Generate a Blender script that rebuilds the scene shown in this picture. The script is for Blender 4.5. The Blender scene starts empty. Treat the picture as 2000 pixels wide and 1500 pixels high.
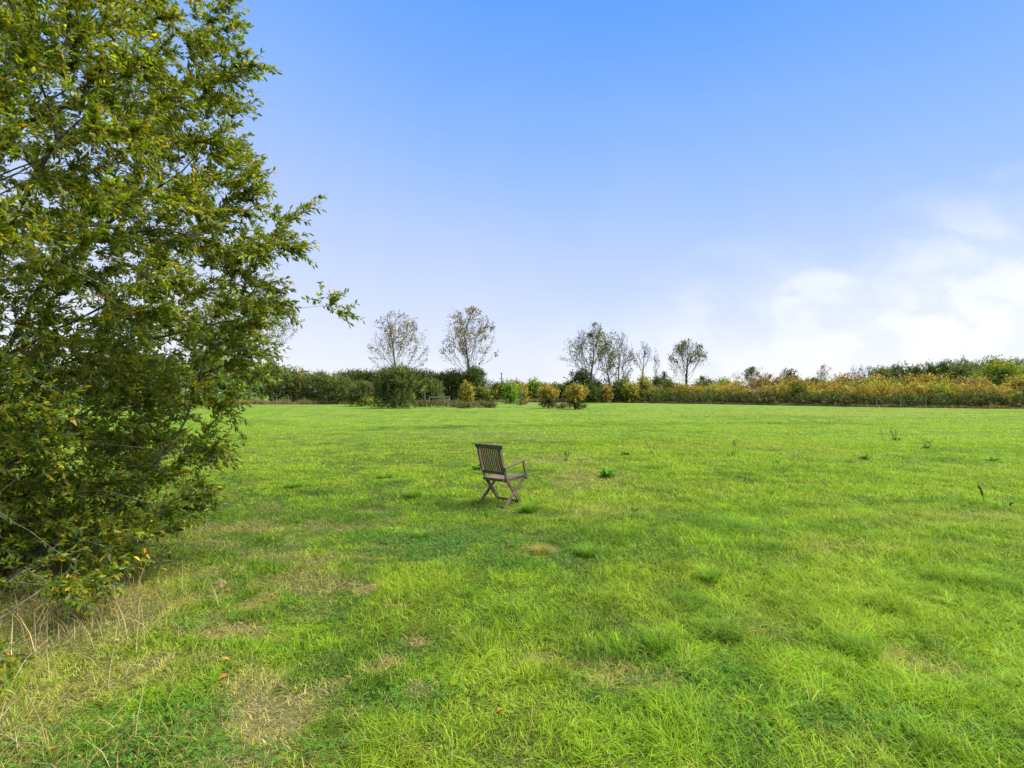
import bpy, math, random
import numpy as np
from mathutils import Vector

# ------------------------------------------------------------------ camera, sky, sun
scene = bpy.context.scene
C = scene.collection
CAM_H = 1.7
F = 1000.0            # focal length in pixels of the 2000 px wide photograph
HOR = 767.0           # horizon row
cam_d = bpy.data.cameras.new('camera')
cam = bpy.data.objects.new('camera', cam_d); C.objects.link(cam)
cam.location = (0, 0, CAM_H); cam.rotation_euler = (math.radians(90), 0, 0)
cam_d.sensor_width = 36; cam_d.lens = 18.0
cam_d.shift_y = (HOR - 750) / 2000.0
cam_d.clip_start = 0.05; cam_d.clip_end = 6000
scene.camera = cam

scene.view_settings.view_transform = 'Standard'
scene.view_settings.look = 'None'
scene.view_settings.gamma = 1
EXPO = 1.0
scene.view_settings.exposure = EXPO
SUN_DIR = Vector((0.62, 0.05, 0.95)).normalized()      # towards the sun
SUN_STRENGTH = 4.6
SKY_STRENGTH = 0.10

sd = bpy.data.lights.new('sun', 'SUN'); sd.energy = SUN_STRENGTH; sd.angle = math.radians(44)
sd.color = (1.0, 0.95, 0.86)
so = bpy.data.objects.new('sun', sd); C.objects.link(so)
so.rotation_euler = SUN_DIR.to_track_quat('Z', 'Y').to_euler()

def s2l(c):
    r = []
    for v in c:
        v = v / 255.0
        r.append(v / 12.92 if v <= 0.04045 else ((v + 0.055) / 1.055) ** 2.4)
    return tuple(r)

world = bpy.data.worlds.new('World'); scene.world = world; world.use_nodes = True
nt = world.node_tree; nt.nodes.clear(); N = nt.nodes; L = nt.links
def nd(tree, t, **k):
    n = tree.nodes.new(t)
    for a, b in k.items(): setattr(n, a, b)
    return n
def mth(tree, op, a, b=None, c=None, clamp=False):
    n = tree.nodes.new('ShaderNodeMath'); n.operation = op; n.use_clamp = clamp
    for i, v in enumerate((a, b, c)):
        if v is None: continue
        if isinstance(v, (int, float)): n.inputs[i].default_value = v
        else: tree.links.new(v, n.inputs[i])
    return n.outputs[0]
sky = nd(nt, 'ShaderNodeTexSky', sky_type='NISHITA', sun_disc=False)
sky.sun_elevation = math.asin(SUN_DIR.z); sky.sun_rotation = math.atan2(SUN_DIR.x, SUN_DIR.y)
sky.air_density = 1.0; sky.dust_density = 0.6; sky.ozone_density = 1.2
tc = nd(nt, 'ShaderNodeTexCoord'); sep = nd(nt, 'ShaderNodeSeparateXYZ')
L.new(tc.outputs['Generated'], sep.inputs[0])
X, Y, Z = sep.outputs
e = mth(nt, 'ADD', Z, mth(nt, 'MULTIPLY', X, 0.10))
nz0 = nd(nt, 'ShaderNodeTexNoise'); nz0.inputs['Scale'].default_value = 1.6; nz0.inputs['Detail'].default_value = 2
L.new(tc.outputs['Generated'], nz0.inputs['Vector'])
e = mth(nt, 'ADD', e, mth(nt, 'MULTIPLY', mth(nt, 'SUBTRACT', nz0.outputs['Fac'], 0.5), 0.16))
ramp = nd(nt, 'ShaderNodeValToRGB'); L.new(e, ramp.inputs[0])
stops = [(0.0, (236, 239, 252)), (0.11, (219, 227, 252)), (0.26, (192, 211, 254)), (0.44, (150, 190, 254)), (0.62, (98, 163, 254)), (1.0, (60, 125, 240))]
cr = ramp.color_ramp
while len(cr.elements) < len(stops): cr.elements.new(0.5)
for el, (p, c) in zip(cr.elements, stops):
    el.position = p; el.color = (*s2l(c), 1)
# bank of cumulus low on the right, by direction (azimuth u, elevation v)
ys = mth(nt, 'MAXIMUM', Y, 0.15)
u = mth(nt, 'DIVIDE', X, ys); v = mth(nt, 'DIVIDE', Z, ys)
comb = nd(nt, 'ShaderNodeCombineXYZ'); L.new(u, comb.inputs[0]); L.new(v, comb.inputs[1])
def noise(scale, detail, rough=0.5, off=0.0, dist=0.0):
    n = nd(nt, 'ShaderNodeTexNoise'); n.inputs['Scale'].default_value = scale
    n.inputs['Detail'].default_value = detail; n.inputs['Roughness'].default_value = rough
    n.inputs['Distortion'].default_value = dist
    mp = nd(nt, 'ShaderNodeMapping'); mp.inputs['Location'].default_value = (off, off * 0.7, off * 1.3); mp.inputs['Scale'].default_value = (1, 1.5, 1)
    L.new(comb.outputs[0], mp.inputs[0]); L.new(mp.outputs[0], n.inputs['Vector'])
    return n.outputs['Fac']
n1 = noise(4.5, 3, 0.45, 3.1, 0.6); n2 = noise(9.0, 3, 0.5, 7.7, 0.4)
vt = mth(nt, 'ADD', mth(nt, 'MULTIPLY', u, 0.36), 0.045)
# the rounded head of the nearest cloud
du = mth(nt, 'SUBTRACT', u, 0.61); dv = mth(nt, 'SUBTRACT', v, 0.16)
rr = mth(nt, 'ADD', mth(nt, 'POWER', mth(nt, 'ABSOLUTE', mth(nt, 'DIVIDE', du, 0.12)), 2), mth(nt, 'POWER', mth(nt, 'ABSOLUTE', mth(nt, 'DIVIDE', dv, 0.09)), 2))
head = mth(nt, 'SMOOTH_MIN', mth(nt, 'SUBTRACT', 1.25, rr), 1.0, 0.2)
edge = mth(nt, 'ADD', mth(nt, 'SUBTRACT', vt, v), mth(nt, 'MULTIPLY', mth(nt, 'SUBTRACT', n1, 0.5), 0.30))
mr = nd(nt, 'ShaderNodeMapRange', interpolation_type='SMOOTHSTEP'); L.new(edge, mr.inputs[0])
mr.inputs[1].default_value = -0.09; mr.inputs[2].default_value = 0.24
mh = nd(nt, 'ShaderNodeMapRange', interpolation_type='SMOOTHSTEP'); L.new(head, mh.inputs[0])
mh.inputs[1].default_value = 0.05; mh.inputs[2].default_value = 0.75
mr2 = nd(nt, 'ShaderNodeMapRange', interpolation_type='SMOOTHSTEP'); L.new(n2, mr2.inputs[0])
mr2.inputs[1].default_value = 0.36; mr2.inputs[2].default_value = 0.56; mr2.inputs[3].default_value = 0.55; mr2.inputs[4].default_value = 1.0
cf = mth(nt, 'MAXIMUM', mr.outputs[0], mth(nt, 'MULTIPLY', mh.outputs[0], 0.72))
cf = mth(nt, 'MULTIPLY', cf, mr2.outputs[0], clamp=True)
front = nd(nt, 'ShaderNodeMapRange', interpolation_type='SMOOTHSTEP'); L.new(Y, front.inputs[0])
front.inputs[1].default_value = 0.1; front.inputs[2].default_value = 0.35
cf = mth(nt, 'MULTIPLY', cf, front.outputs[0])
mixc = nd(nt, 'ShaderNodeMix', data_type='RGBA'); L.new(cf, mixc.inputs[0]); L.new(ramp.outputs[0], mixc.inputs[6])
mixc.inputs[7].default_value = (.95, .96, 1.0, 1)
bgA = nd(nt, 'ShaderNodeBackground'); L.new(sky.outputs[0], bgA.inputs[0]); bgA.inputs[1].default_value = SKY_STRENGTH * 0.10
bgB = nd(nt, 'ShaderNodeBackground'); L.new(mixc.outputs[2], bgB.inputs[0]); bgB.inputs[1].default_value = 0.475
add = nd(nt, 'ShaderNodeAddShader'); L.new(bgA.outputs[0], add.inputs[0]); L.new(bgB.outputs[0], add.inputs[1])
wo = nd(nt, 'ShaderNodeOutputWorld'); L.new(add.outputs[0], wo.inputs[0])

# ------------------------------------------------------------------ helpers
rng = np.random.default_rng(11)
random.seed(5)
def gpt(px, py, z=0.0):                 # a spot on the ground from its row and column
    Yd = (CAM_H - z) * F / (py - HOR)
    return np.array([(px - 1000) / F * Yd, Yd, z])
def dpt(px, py, Yd):                    # a point at a known distance
    return np.array([(px - 1000) / F * Yd, Yd, CAM_H + (HOR - py) / F * Yd])

def hash2(ix, iy, seed):
    h = (ix.astype(np.int64) * 374761393 + iy.astype(np.int64) * 668265263 + seed * 982451653) & 0xffffffff
    h = ((h ^ (h >> 13)) * 1274126177) & 0xffffffff
    h = h ^ (h >> 16)
    return (h & 0xffffff) / float(0xffffff)
def vnoise(x, y, seed=0):
    ix = np.floor(x); iy = np.floor(y); fx = x - ix; fy = y - iy
    fx = fx * fx * (3 - 2 * fx); fy = fy * fy * (3 - 2 * fy)
    a = hash2(ix, iy, seed); b = hash2(ix + 1, iy, seed); c = hash2(ix, iy + 1, seed); d = hash2(ix + 1, iy + 1, seed)
    return (a * (1 - fx) + b * fx) * (1 - fy) + (c * (1 - fx) + d * fx) * fy
def fbm(x, y, seed=0, oct=3):
    s = 0; w = 1; t = 0
    for i in range(oct):
        s = s + w * vnoise(x * 2 ** i + 17.3 * i, y * 2 ** i - 9.1 * i, seed + i); t += w; w *= 0.5
    return s / t
def sstep(a, b, x):
    t = np.clip((x - a) / (b - a), 0, 1); return t * t * (3 - 2 * t)

def tag(o, label=None, cat=None, group=None, kind=None):
    if label: o['label'] = label
    if cat: o['category'] = cat
    if group: o['group'] = group
    if kind: o['kind'] = kind
    return o
def empty(name, loc=(0, 0, 0), rz=0):
    o = bpy.data.objects.new(name, None); C.objects.link(o); o.location = loc; o.rotation_euler = (0, 0, rz)
    o.empty_display_size = 0.2
    return o
def link(name, me, mat, parent=None, loc=None):
    o = bpy.data.objects.new(name, me); C.objects.link(o)
    if mat: me.materials.clear(); me.materials.append(mat)
    if parent: o.parent = parent
    if loc is not None: o.location = loc
    return o

def mesh_np(name, V, faces_by_n, col=None, smooth=False):
    """faces_by_n: list of int arrays (k,n)"""
    me = bpy.data.meshes.new(name)
    V = np.asarray(V, dtype=np.float32)
    me.vertices.add(len(V)); me.vertices.foreach_set('co', V.ravel())
    loops = []; starts = []; tot = 0
    for Fa in faces_by_n:
        k, n = Fa.shape
        loops.append(Fa.ravel()); starts.append(tot + np.arange(k) * n); tot += k * n
    loops = np.concatenate(loops).astype(np.int32); starts = np.concatenate(starts).astype(np.int32)
    me.loops.add(len(loops)); me.loops.foreach_set('vertex_index', loops)
    me.polygons.add(len(starts)); me.polygons.foreach_set('loop_start', starts)
    if smooth: me.polygons.foreach_set('use_smooth', np.ones(len(starts), dtype=bool))
    me.update(calc_edges=True)
    if col is not None:
        at = me.color_attributes.new('col', 'FLOAT_COLOR', 'POINT')
        c = np.ones((len(V), 4), dtype=np.float32); c[:, :3] = col
        at.data.foreach_set('color', c.ravel())
    return me

def norm(a): return a / np.maximum(np.linalg.norm(a, axis=-1, keepdims=True), 1e-9)

# ------------------------------------------------------------------ materials
def new_mat(name):
    m = bpy.data.materials.new(name); m.use_nodes = True
    m.node_tree.nodes.clear(); return m, m.node_tree
def leaf_mat(name, rough=0.5, transl=0.35, spec=0.35, tcol=(1.1, 1.25, 0.55), up=0.0):
    m, t = new_mat(name)
    at = nd(t, 'ShaderNodeAttribute', attribute_name='col')
    bs = nd(t, 'ShaderNodeBsdfPrincipled'); bs.inputs['Roughness'].default_value = rough
    bs.inputs['Specular IOR Level'].default_value = spec
    t.links.new(at.outputs['Color'], bs.inputs['Base Color'])
    tr = nd(t, 'ShaderNodeBsdfTranslucent')
    mu = nd(t, 'ShaderNodeMix', data_type='RGBA', blend_type='MULTIPLY'); mu.inputs[0].default_value = 1
    t.links.new(at.outputs['Color'], mu.inputs[6]); mu.inputs[7].default_value = (*tcol, 1)
    t.links.new(mu.outputs[2], tr.inputs['Color'])
    mx = nd(t, 'ShaderNodeMixShader'); mx.inputs[0].default_value = transl
    t.links.new(bs.outputs[0], mx.inputs[1]); t.links.new(tr.outputs[0], mx.inputs[2])
    if up:
        g = nd(t, 'ShaderNodeNewGeometry'); m1 = nd(t, 'ShaderNodeMix', data_type='VECTOR'); m1.inputs[0].default_value = up
        t.links.new(g.outputs['Normal'], m1.inputs[4]); m1.inputs[5].default_value = (0, 0, 1)
        nn = nd(t, 'ShaderNodeVectorMath', operation='NORMALIZE'); t.links.new(m1.outputs[1], nn.inputs[0])
        t.links.new(nn.outputs[0], bs.inputs['Normal'])
    o = nd(t, 'ShaderNodeOutputMaterial'); t.links.new(mx.outputs[0], o.inputs[0])
    return m
def bark_mat(name, c1, c2, scale=14):
    m, t = new_mat(name)
    tcn = nd(t, 'ShaderNodeTexCoord'); n = nd(t, 'ShaderNodeTexNoise'); n.inputs['Scale'].default_value = scale; n.inputs['Detail'].default_value = 5
    t.links.new(tcn.outputs['Object'], n.inputs['Vector'])
    r = nd(t, 'ShaderNodeValToRGB'); t.links.new(n.outputs['Fac'], r.inputs[0])
    r.color_ramp.elements[0].position = 0.35; r.color_ramp.elements[1].position = 0.68
    r.color_ramp.elements[0].color = (*c1, 1); r.color_ramp.elements[1].color = (*c2, 1)
    bs = nd(t, 'ShaderNodeBsdfPrincipled'); bs.inputs['Roughness'].default_value = 0.85
    t.links.new(r.outputs[0], bs.inputs['Base Color'])
    b = nd(t, 'ShaderNodeBump'); b.inputs['Strength'].default_value = 0.5; b.inputs['Distance'].default_value = 0.01
    t.links.new(n.outputs['Fac'], b.inputs['Height']); t.links.new(b.outputs[0], bs.inputs['Normal'])
    o = nd(t, 'ShaderNodeOutputMaterial'); t.links.new(bs.outputs[0], o.inputs[0])
    return m
M_grass = leaf_mat('grass_blades', 0.6, 0.35, 0.10, (1.1, 1.2, 0.5), 0.55)
M_clover = leaf_mat('clover_leaves', 0.6, 0.3, 0.12, (1.1, 1.2, 0.6), .4)
M_leaf = leaf_mat('tree_leaves', 0.45, 0.46, 0.35, (1.35, 1.4, 0.45), .2)
M_far = leaf_mat('shrub_leaves', 0.8, 0.35, 0.05, (1.1, 1.15, 0.65), 0.3)
M_bark = bark_mat('grey_bark', (0.045, 0.04, 0.03), (0.16, 0.145, 0.115))
M_twig = bark_mat('pale_twig_bark', (0.10, 0.095, 0.07), (0.26, 0.25, 0.19))
M_bark2 = bark_mat('far_bark', (0.06, 0.055, 0.045), (0.14, 0.13, 0.11), 3)

# ------------------------------------------------------------------ the field
def gh(x, y):
    far = 1 - sstep(60, 120, np.hypot(x, y))
    return (0.05 * (fbm(x / 0.9, y / 0.9, 3, 2) - 0.5) + 0.09 * (fbm(x / 4.0, y / 4.0, 8, 2) - 0.5)) * far
# worn, straw-coloured patches: column, row, half width, half depth (m), strength
DRY = [(620, 1100, .22, .2, .45), (500, 1190, .14, .14, .7), (470, 1350, .14, .14, .6), (585, 1140, .36, .20, .75), (430, 1240, .20, .10, .9), (510, 1255, .16, .06, .9), (545, 1400, .30, .20, .78), (470, 1480, .30, .15, .6),
       (720, 1160, .05, .07, 1.0), (775, 1195, .05, .05, .9), (820, 1262, .05, .05, 1.0), (745, 1308, .07, .07, 1.0), (820, 1350, .05, .05, .9),
       (812, 1470, .06, .03, 1.0), (430, 1150, .08, .1, .9), (470, 1035, .75, .25, .5), (330, 1062, .45, .10, .8), (90, 1280, .50, .3, .6), (240, 1330, .35, .2, .45),
       (150, 1190, .7, .3, .7), (1150, 935, .7, .8, .5), (1090, 900, .7, .8, .45), (1060, 1078, .12, .10, .9), (1180, 1000, .6, .4, .35),
       (1230, 1330, .22, .10, .5), (1780, 1300, .2, .12, .6), (1500, 1240, .25, .12, .3), (610, 1160, .25, .12, .6), (350, 1430, .25, .08, .4),
       (260, 1220, .4, .2, .6), (30, 1400, .3, .2, .6), (1050, 1290, .1, .06, .6), (380, 1300, .2, .1, .6), (1620, 1060, .5, .2, .3), (1900, 1010, 1.2, .3, .35)]
DRY = [(*gpt(a, b)[:2], c, d, s) for a, b, c, d, s in DRY]
CLO = [(350, 1415, .30, .18, 1), (300, 1470, .35, .15, 1), (160, 1430, .3, .12, .8), (860, 1065, .75, .55, .95), (950, 1110, .55, .3, .6), (1360, 1345, .35, .18, .9), (1640, 1415, .35, .15, .7),
       (640, 1470, .25, .1, .8), (800, 1380, .18, .25, .55), (980, 1000, .5, .3, .5), (1450, 1040, .4, .3, .3), (1290, 1000, .6, .4, .4), (1720, 1420, .25, .12, .8), (760, 1450, .3, .1, .6), (350, 1240, .2, .08, .6)]
CLO = [(*gpt(a, b)[:2], c, d, s) for a, b, c, d, s in CLO]
def patches(x, y, P, seed):
    r = np.zeros_like(x); w = (fbm(x / 0.20, y / 0.20, seed, 3) - 0.5) * 2.6
    for cx, cy, rx, ry, s in P:
        d = ((x - cx) / rx) ** 2 + ((y - cy) / ry) ** 2
        m = d < 9
        if m.any(): r[m] = np.maximum(r[m], s * (1 - sstep(0.3, 2.0, np.sqrt(d[m]) + w[m])))
    return r
# tussocks: column, row, radius, height factor
TUF = [(1032, 1000, .14, 2.6), (808, 972, .16, 2.3), (760, 930, .25, 1.9), (820, 925, .2, 1.6), (575, 950, .25, 1.8), (750, 960, .22, 1.8), (880, 965, .2, 1.5),
       (1430, 1030, .4, 1.9), (1140, 1085, .14, 2.4), (1100, 1080, .12, 2.0), (1290, 1265, .12, 2.3), (1385, 1125, .16, 1.9), (1680, 1270, .16, 2.3), (1420, 1240, .14, 2.0), (1740, 1175, .2, 1.9),
       (940, 1100, .2, 1.6), (1870, 1215, .2, 1.8), (1935, 1140, .2, 2.0), (840, 1000, .18, 1.7), (455, 925, .25, 1.9), (820, 1045, .18, 1.8), (1250, 1015, .15, 1.6), (1580, 1050, .2, 1.7),
       (1200, 1060, .18, 1.7), (480, 1290, .1, 1.3), (1300, 1190, .2, 1.7), (1550, 1170, .25, 1.5), (1080, 1060, .15, 1.6), (700, 980, .18, 1.4), (1800, 1100, .2, 1.5), (1130, 1260, .1, 1.5)]
TUF = [(*gpt(a, b)[:2], c, s) for a, b, c, s in TUF]
for i in range(650):
    yy = 2.4 + 40 * rng.random() ** 1.6; xx = (rng.random() * 2 - 1) * (yy * 1.05 + 1)
    TUF.append((xx, yy, 0.06 + 0.14 * rng.random(), 1.1 + 0.7 * rng.random()))
def tufts(x, y):
    r = np.zeros_like(x)
    for cx, cy, rad, h in TUF:
        m = (np.abs(x - cx) < rad * 2) & (np.abs(y - cy) < rad * 2)
        if m.any():
            d = ((x[m] - cx) ** 2 + (y[m] - cy) ** 2) / rad ** 2
            r[m] = np.maximum(r[m], (h - 1) * np.exp(-d * 1.3))
    return r
G_BRIGHT = np.array([0.275, 0.445, 0.016]); G_MID = np.array([0.190, 0.350, 0.012]); G_DARK = np.array([0.078, 0.200, 0.011])
G_STRAW = np.array([0.48, 0.375, 0.12]); G_YEL = np.array([0.39, 0.44, 0.03])
def lerp(a, b, t): return a + (b - a) * t[:, None]
def fields(x, y):
    dist = np.hypot(x, y)
    n1 = fbm(x / 1.3, y / 1.3, 21, 4); n2 = fbm(x / 5.0, y / 3.0, 33, 3); n3 = fbm(x / 0.35, y / 0.35, 44, 2)
    b = 0.38 * n1 + 0.24 * n2 + 0.38 * n3
    b = sstep(0.32, 0.66, b)
    b = np.clip(b - 0.08 * (1 - sstep(5, 9, dist)) + 0.28 * sstep(7, 22, dist) + 0.10 * sstep(0, 3, x) - 0.34 * sstep(0.3, 2.2, -x) * (1 - sstep(7, 12, dist)), 0, 1)  # near left turf darkened: the willow's shade is painted into the green
    # the darker worn line crossing the meadow, and the greener belt beyond the weeds
    yl = 26.0 + 0.10 * x + 0.8 * np.sin(x * 0.15)
    line = np.exp(-((y - yl) / 1.3) ** 2) * sstep(-14, -2, x) * (1 - sstep(14, 22, x))
    yl2 = 17.5 + 0.06 * x
    line2 = np.exp(-((y - yl2) / 1.0) ** 2) * sstep(-13, -8, x) * (1 - sstep(2, 5, x)) * 0.6
    b = np.clip(b + .22 * (fbm(x / 11, y / 2.2, 57, 3) - .5) * 2 * sstep(12, 25, dist) - 0.45 * line - 0.35 * line2 - 0.25 * np.exp(-((y - 33) / 3) ** 2) * sstep(8, 16, x), 0, 1)
    pale = (np.exp(-((y - 43) / 4.5) ** 2) * np.exp(-((x - 24) / 13) ** 2) * 0.75 + 0.35 * sstep(0.52, 0.72, fbm(x / 7, y / 2.5, 55, 3)) * sstep(8, 20, dist))
    dry = patches(x, y, DRY, 61); clo = patches(x, y, CLO, 71)
    # thatch under and round the willow
    under = (1 - sstep(0.8, 2.7, np.hypot(x + 4.9, (y - 4.2) * 1.0)))
    lefty = (1 - sstep(-3.2, -0.8, x - 0.12 * y)) * (1 - sstep(6, 9, y))
    dry = np.maximum(dry, np.maximum(0.45 * under, 0.42 * lefty * sstep(0.52, 0.68, fbm(x / 0.5, y / 0.4, 88, 3))))
    yel = sstep(0.50, 0.75, fbm(x / 0.8, y / 0.8, 91, 3))
    return b, dry, clo, pale, yel, under
def fcol(b, dry, pale, yel):
    c = lerp(G_DARK[None], G_MID[None], np.clip(b * 2, 0, 1)); c = lerp(c, G_BRIGHT[None], np.clip(b * 2 - 1, 0, 1))
    c = lerp(c, G_YEL[None], 0.30 * yel); c = lerp(c, (G_STRAW * 0.6 + G_YEL * 0.4)[None], 0.55 * pale)
    return lerp(c, G_STRAW[None], 0.85 * dry)

us = np.linspace(-7.2, 7.2, 560); xs = 3.2 * np.sinh(us)
vs = np.linspace(-7.0, 7.2, 560); ysn = 5.0 + 3.2 * np.sinh(vs)
GX, GY = np.meshgrid(xs, ysn); gx = GX.ravel(); gy = GY.ravel()
b, dry, clo, pale, yel, under = fields(gx, gy)
gcol = fcol(b, dry, pale, yel) * np.array([.47, .47, .55]) + np.array([0, 0, .010])
near = (1 - sstep(9, 34, np.hypot(gx, gy)))[:, None]
nearw = .72 * near * (1 - .45 * dry[:, None]); gcol = gcol * (1 - nearw) + np.array([0.045, 0.045, 0.012]) * nearw      # bare soil and thatch between near blades
n = len(us); idx = np.arange(n * n).reshape(n, n)
Fg = np.stack([idx[:-1, :-1].ravel(), idx[:-1, 1:].ravel(), idx[1:, 1:].ravel(), idx[1:, :-1].ravel()], 1)
me = mesh_np('ground', np.stack([gx, gy, gh(gx, gy)], 1), [Fg], gcol, True)
m, t = new_mat('meadow_soil')
at = nd(t, 'ShaderNodeAttribute', attribute_name='col'); tcn = nd(t, 'ShaderNodeTexCoord')
bs = nd(t, 'ShaderNodeBsdfPrincipled'); bs.inputs['Roughness'].default_value = 0.9; bs.inputs['Specular IOR Level'].default_value = 0.1
nA = nd(t, 'ShaderNodeTexNoise'); nA.inputs['Scale'].default_value = 9.0; nA.inputs['Detail'].default_value = 6; nA.inputs['Roughness'].default_value = 0.7
nB = nd(t, 'ShaderNodeTexNoise'); nB.inputs['Scale'].default_value = 1.1; nB.inputs['Detail'].default_value = 6; nB.inputs['Roughness'].default_value = 0.65
t.links.new(tcn.outputs['Object'], nA.inputs['Vector']); t.links.new(tcn.outputs['Object'], nB.inputs['Vector'])
s = mth(t, 'ADD', mth(t, 'MULTIPLY', nA.outputs['Fac'], 0.9), mth(t, 'MULTIPLY', nB.outputs['Fac'], 1.0))
s = mth(t, 'MAXIMUM', mth(t, 'MULTIPLY_ADD', s, 1.5, -0.42), 0.3)
vm = nd(t, 'ShaderNodeVectorMath', operation='SCALE'); t.links.new(at.outputs['Color'], vm.inputs[0]); t.links.new(s, vm.inputs['Scale'])
t.links.new(vm.outputs[0], bs.inputs['Base Color'])
bu = nd(t, 'ShaderNodeBump'); bu.inputs['Strength'].default_value = 0.6; bu.inputs['Distance'].default_value = 0.05
t.links.new(nA.outputs['Fac'], bu.inputs['Height']); t.links.new(bu.outputs[0], bs.inputs['Normal'])
oo = nd(t, 'ShaderNodeOutputMaterial'); t.links.new(bs.outputs[0], oo.inputs[0])
tag(link('ground', me, m), kind='structure')

def blades(P, H, W, az, lean, col, tip=None, segs=3):
    """P (n,3) roots; grows curved tapering blades"""
    n = len(P)
    ts = {3: [0, .4, .75, 1], 2: [0, .55, 1]}[segs]
    d = np.stack([np.cos(az), np.sin(az), np.zeros(n)], 1)
    wa = az + np.pi / 2 + rng.normal(0, .6, n)
    wd = np.stack([np.cos(wa), np.sin(wa), np.zeros(n)], 1)
    V = []; Cc = []
    if tip is None: tip = col
    for t in ts:
        c = P + d * (lean * H * (t ** 1.7))[:, None]; c[:, 2] += H * t * np.sqrt(np.maximum(1 - (0.55 * np.minimum(lean, 1.5) * t) ** 2, .1))
        w = W * (1 - t ** 1.5) if t < 1 else W * 0
        cc = col * (0.80 + 0.20 * t) * (1 - t) + tip * t
        if t < 1:
            V += [c - wd * w[:, None] / 2, c + wd * w[:, None] / 2]; Cc += [cc, cc]
        else:
            V.append(c); Cc.append(cc)
    k = len(V); V = np.stack(V, 1).reshape(-1, 3); Cc = np.stack(Cc, 1).reshape(-1, 3)
    o = (np.arange(n) * k)[:, None]
    quads = [o + np.array([[2 * i, 2 * i + 1, 2 * i + 3, 2 * i + 2]]) for i in range(segs - 1)]
    tri = o + np.array([[k - 3, k - 2, k - 1]])
    return V, np.concatenate(quads), tri, Cc
def merge(parts):
    Vs, Qs, Ts, Cs = [], [], [], []; off = 0
    for V, Q, T, c in parts:
        Vs.append(V); Qs.append(Q + off); Ts.append(T + off); Cs.append(c); off += len(V)
    return np.concatenate(Vs), [np.concatenate(Qs), np.concatenate(Ts)], np.concatenate(Cs)

def sample_wedge(d0, d1, dens, margin=1.2):
    """random spots in the fan in front of the camera, uniform per square metre"""
    ymax = d1; area = 0.5 * (2 * margin + 2 * (ymax * 1.04 + margin)) * ymax
    n = int(area * dens)
    y = d1 * rng.random(n * 2); x = (rng.random(n * 2) * 2 - 1) * (d1 * 1.04 + margin)
    k = int((2 * (d1 * 1.04 + margin)) * d1 * dens)
    y = d1 * rng.random(k); x = (rng.random(k) * 2 - 1) * (d1 * 1.04 + margin)
    ok = (np.abs(x) < y * 1.04 + margin) & (y >= d0)
    return x[ok], y[ok]
parts = []
ZON = [(1.5, 3.2, 12500, 0.0048, 3), (3.2, 5.0, 8500, 0.0053, 3), (5.0, 8.0, 4200, 0.0064, 2), (8.0, 12.0, 2000, 0.0095, 2), (12.0, 18.0, 800, 0.014, 2), (18.0, 30.0, 260, 0.024, 2), (30.0, 62.0, 60, 0.045, 2)]
for d0, d1, dens, w, segs in ZON:
    x, y = sample_wedge(d0, d1, dens)
    b, dry, clo, pale, yel, under = fields(x, y); tf = tufts(x, y)
    keep = rng.random(len(x)) < (1 - 0.6 * clo) * (1 - 0.12 * dry) * (0.75 + 0.25 * np.minimum(tf + fbm(x / .12, y / .12, 5, 2), 1))
    x, y, b, dry, clo, pale, yel, tf, under = [q[keep] for q in (x, y, b, dry, clo, pale, yel, tf, under)]
    n = len(x)
    hm = 0.013 + 0.028 * sstep(.3, .75, fbm(x / .28, y / .28, 207, 2)) + 0.018 * fbm(x / 0.6, y / 0.6, 101, 3) + 0.018 * sstep(0, 2.5, x)
    H = hm * (1 + tf) * (1 - 0.40 * dry) * np.exp(rng.normal(0, 0.30, n)) * (1 + 0.010 * min(d0, 18)) * (0.75 if d0 >= 18 else 1)
    az = 14 * vnoise(x / .13, y / .13, 301) + rng.normal(0, .8, n); az = np.where(rng.random(n) < .3, rng.random(n) * 6.283, az)
    lean = np.abs(rng.normal(0.75, 0.5, n)) + 0.9 * vnoise(x / .2, y / .2, 303) + 0.5 * dry * rng.random(n)
    W = w * (0.6 + 0.8 * rng.random(n)) * (1 - 0.25 * tf.clip(0, 1))
    bb = np.clip(b + rng.normal(0, .22, n) - 0.42 * np.minimum(tf, 1.2), 0, 1)
    col = fcol(bb, dry * (rng.random(n) < 0.85), pale, yel)
    q = rng.random(n)
    col[q < .05 + .55 * dry] = lerp(col[q < .05 + .55 * dry], G_STRAW[None] * (0.7 + 0.6 * rng.random((1, 1))), np.full((q < .05 + .55 * dry).sum(), .8))
    k2 = (q > .93); col[k2] = lerp(col[k2], G_YEL[None] * 1.1, np.full(k2.sum(), .7))
    k3 = rng.random(n) < .07 * (1 + 2 * (dry > .3)) * (d0 < 12); col[k3] *= 0.6
    col *= np.exp(rng.normal(0, .22 if d0 < 12 else .12, n))[:, None]
    if d0 >= 30: k4 = rng.random(n) < 1.15 - sstep(30, 62, y); H, az, lean, W, col, x, y = [q_[k4] for q_ in (H, az, lean, W, col, x, y)]; n = len(x)
    P = np.stack([x, y, gh(x, y) - 0.003], 1)
    tip = lerp(col, G_YEL[None], 0.25 * rng.random(n))
    parts.append(blades(P, H, W, az, lean, col, tip, segs))
V, Fc, Cc = merge(parts)
tag(link('meadow_grass', mesh_np('meadow_grass', V, Fc, Cc), M_grass), 'bright green short meadow grass covering the whole field', 'grass', kind='stuff')
print('grass verts', len(V))

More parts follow.
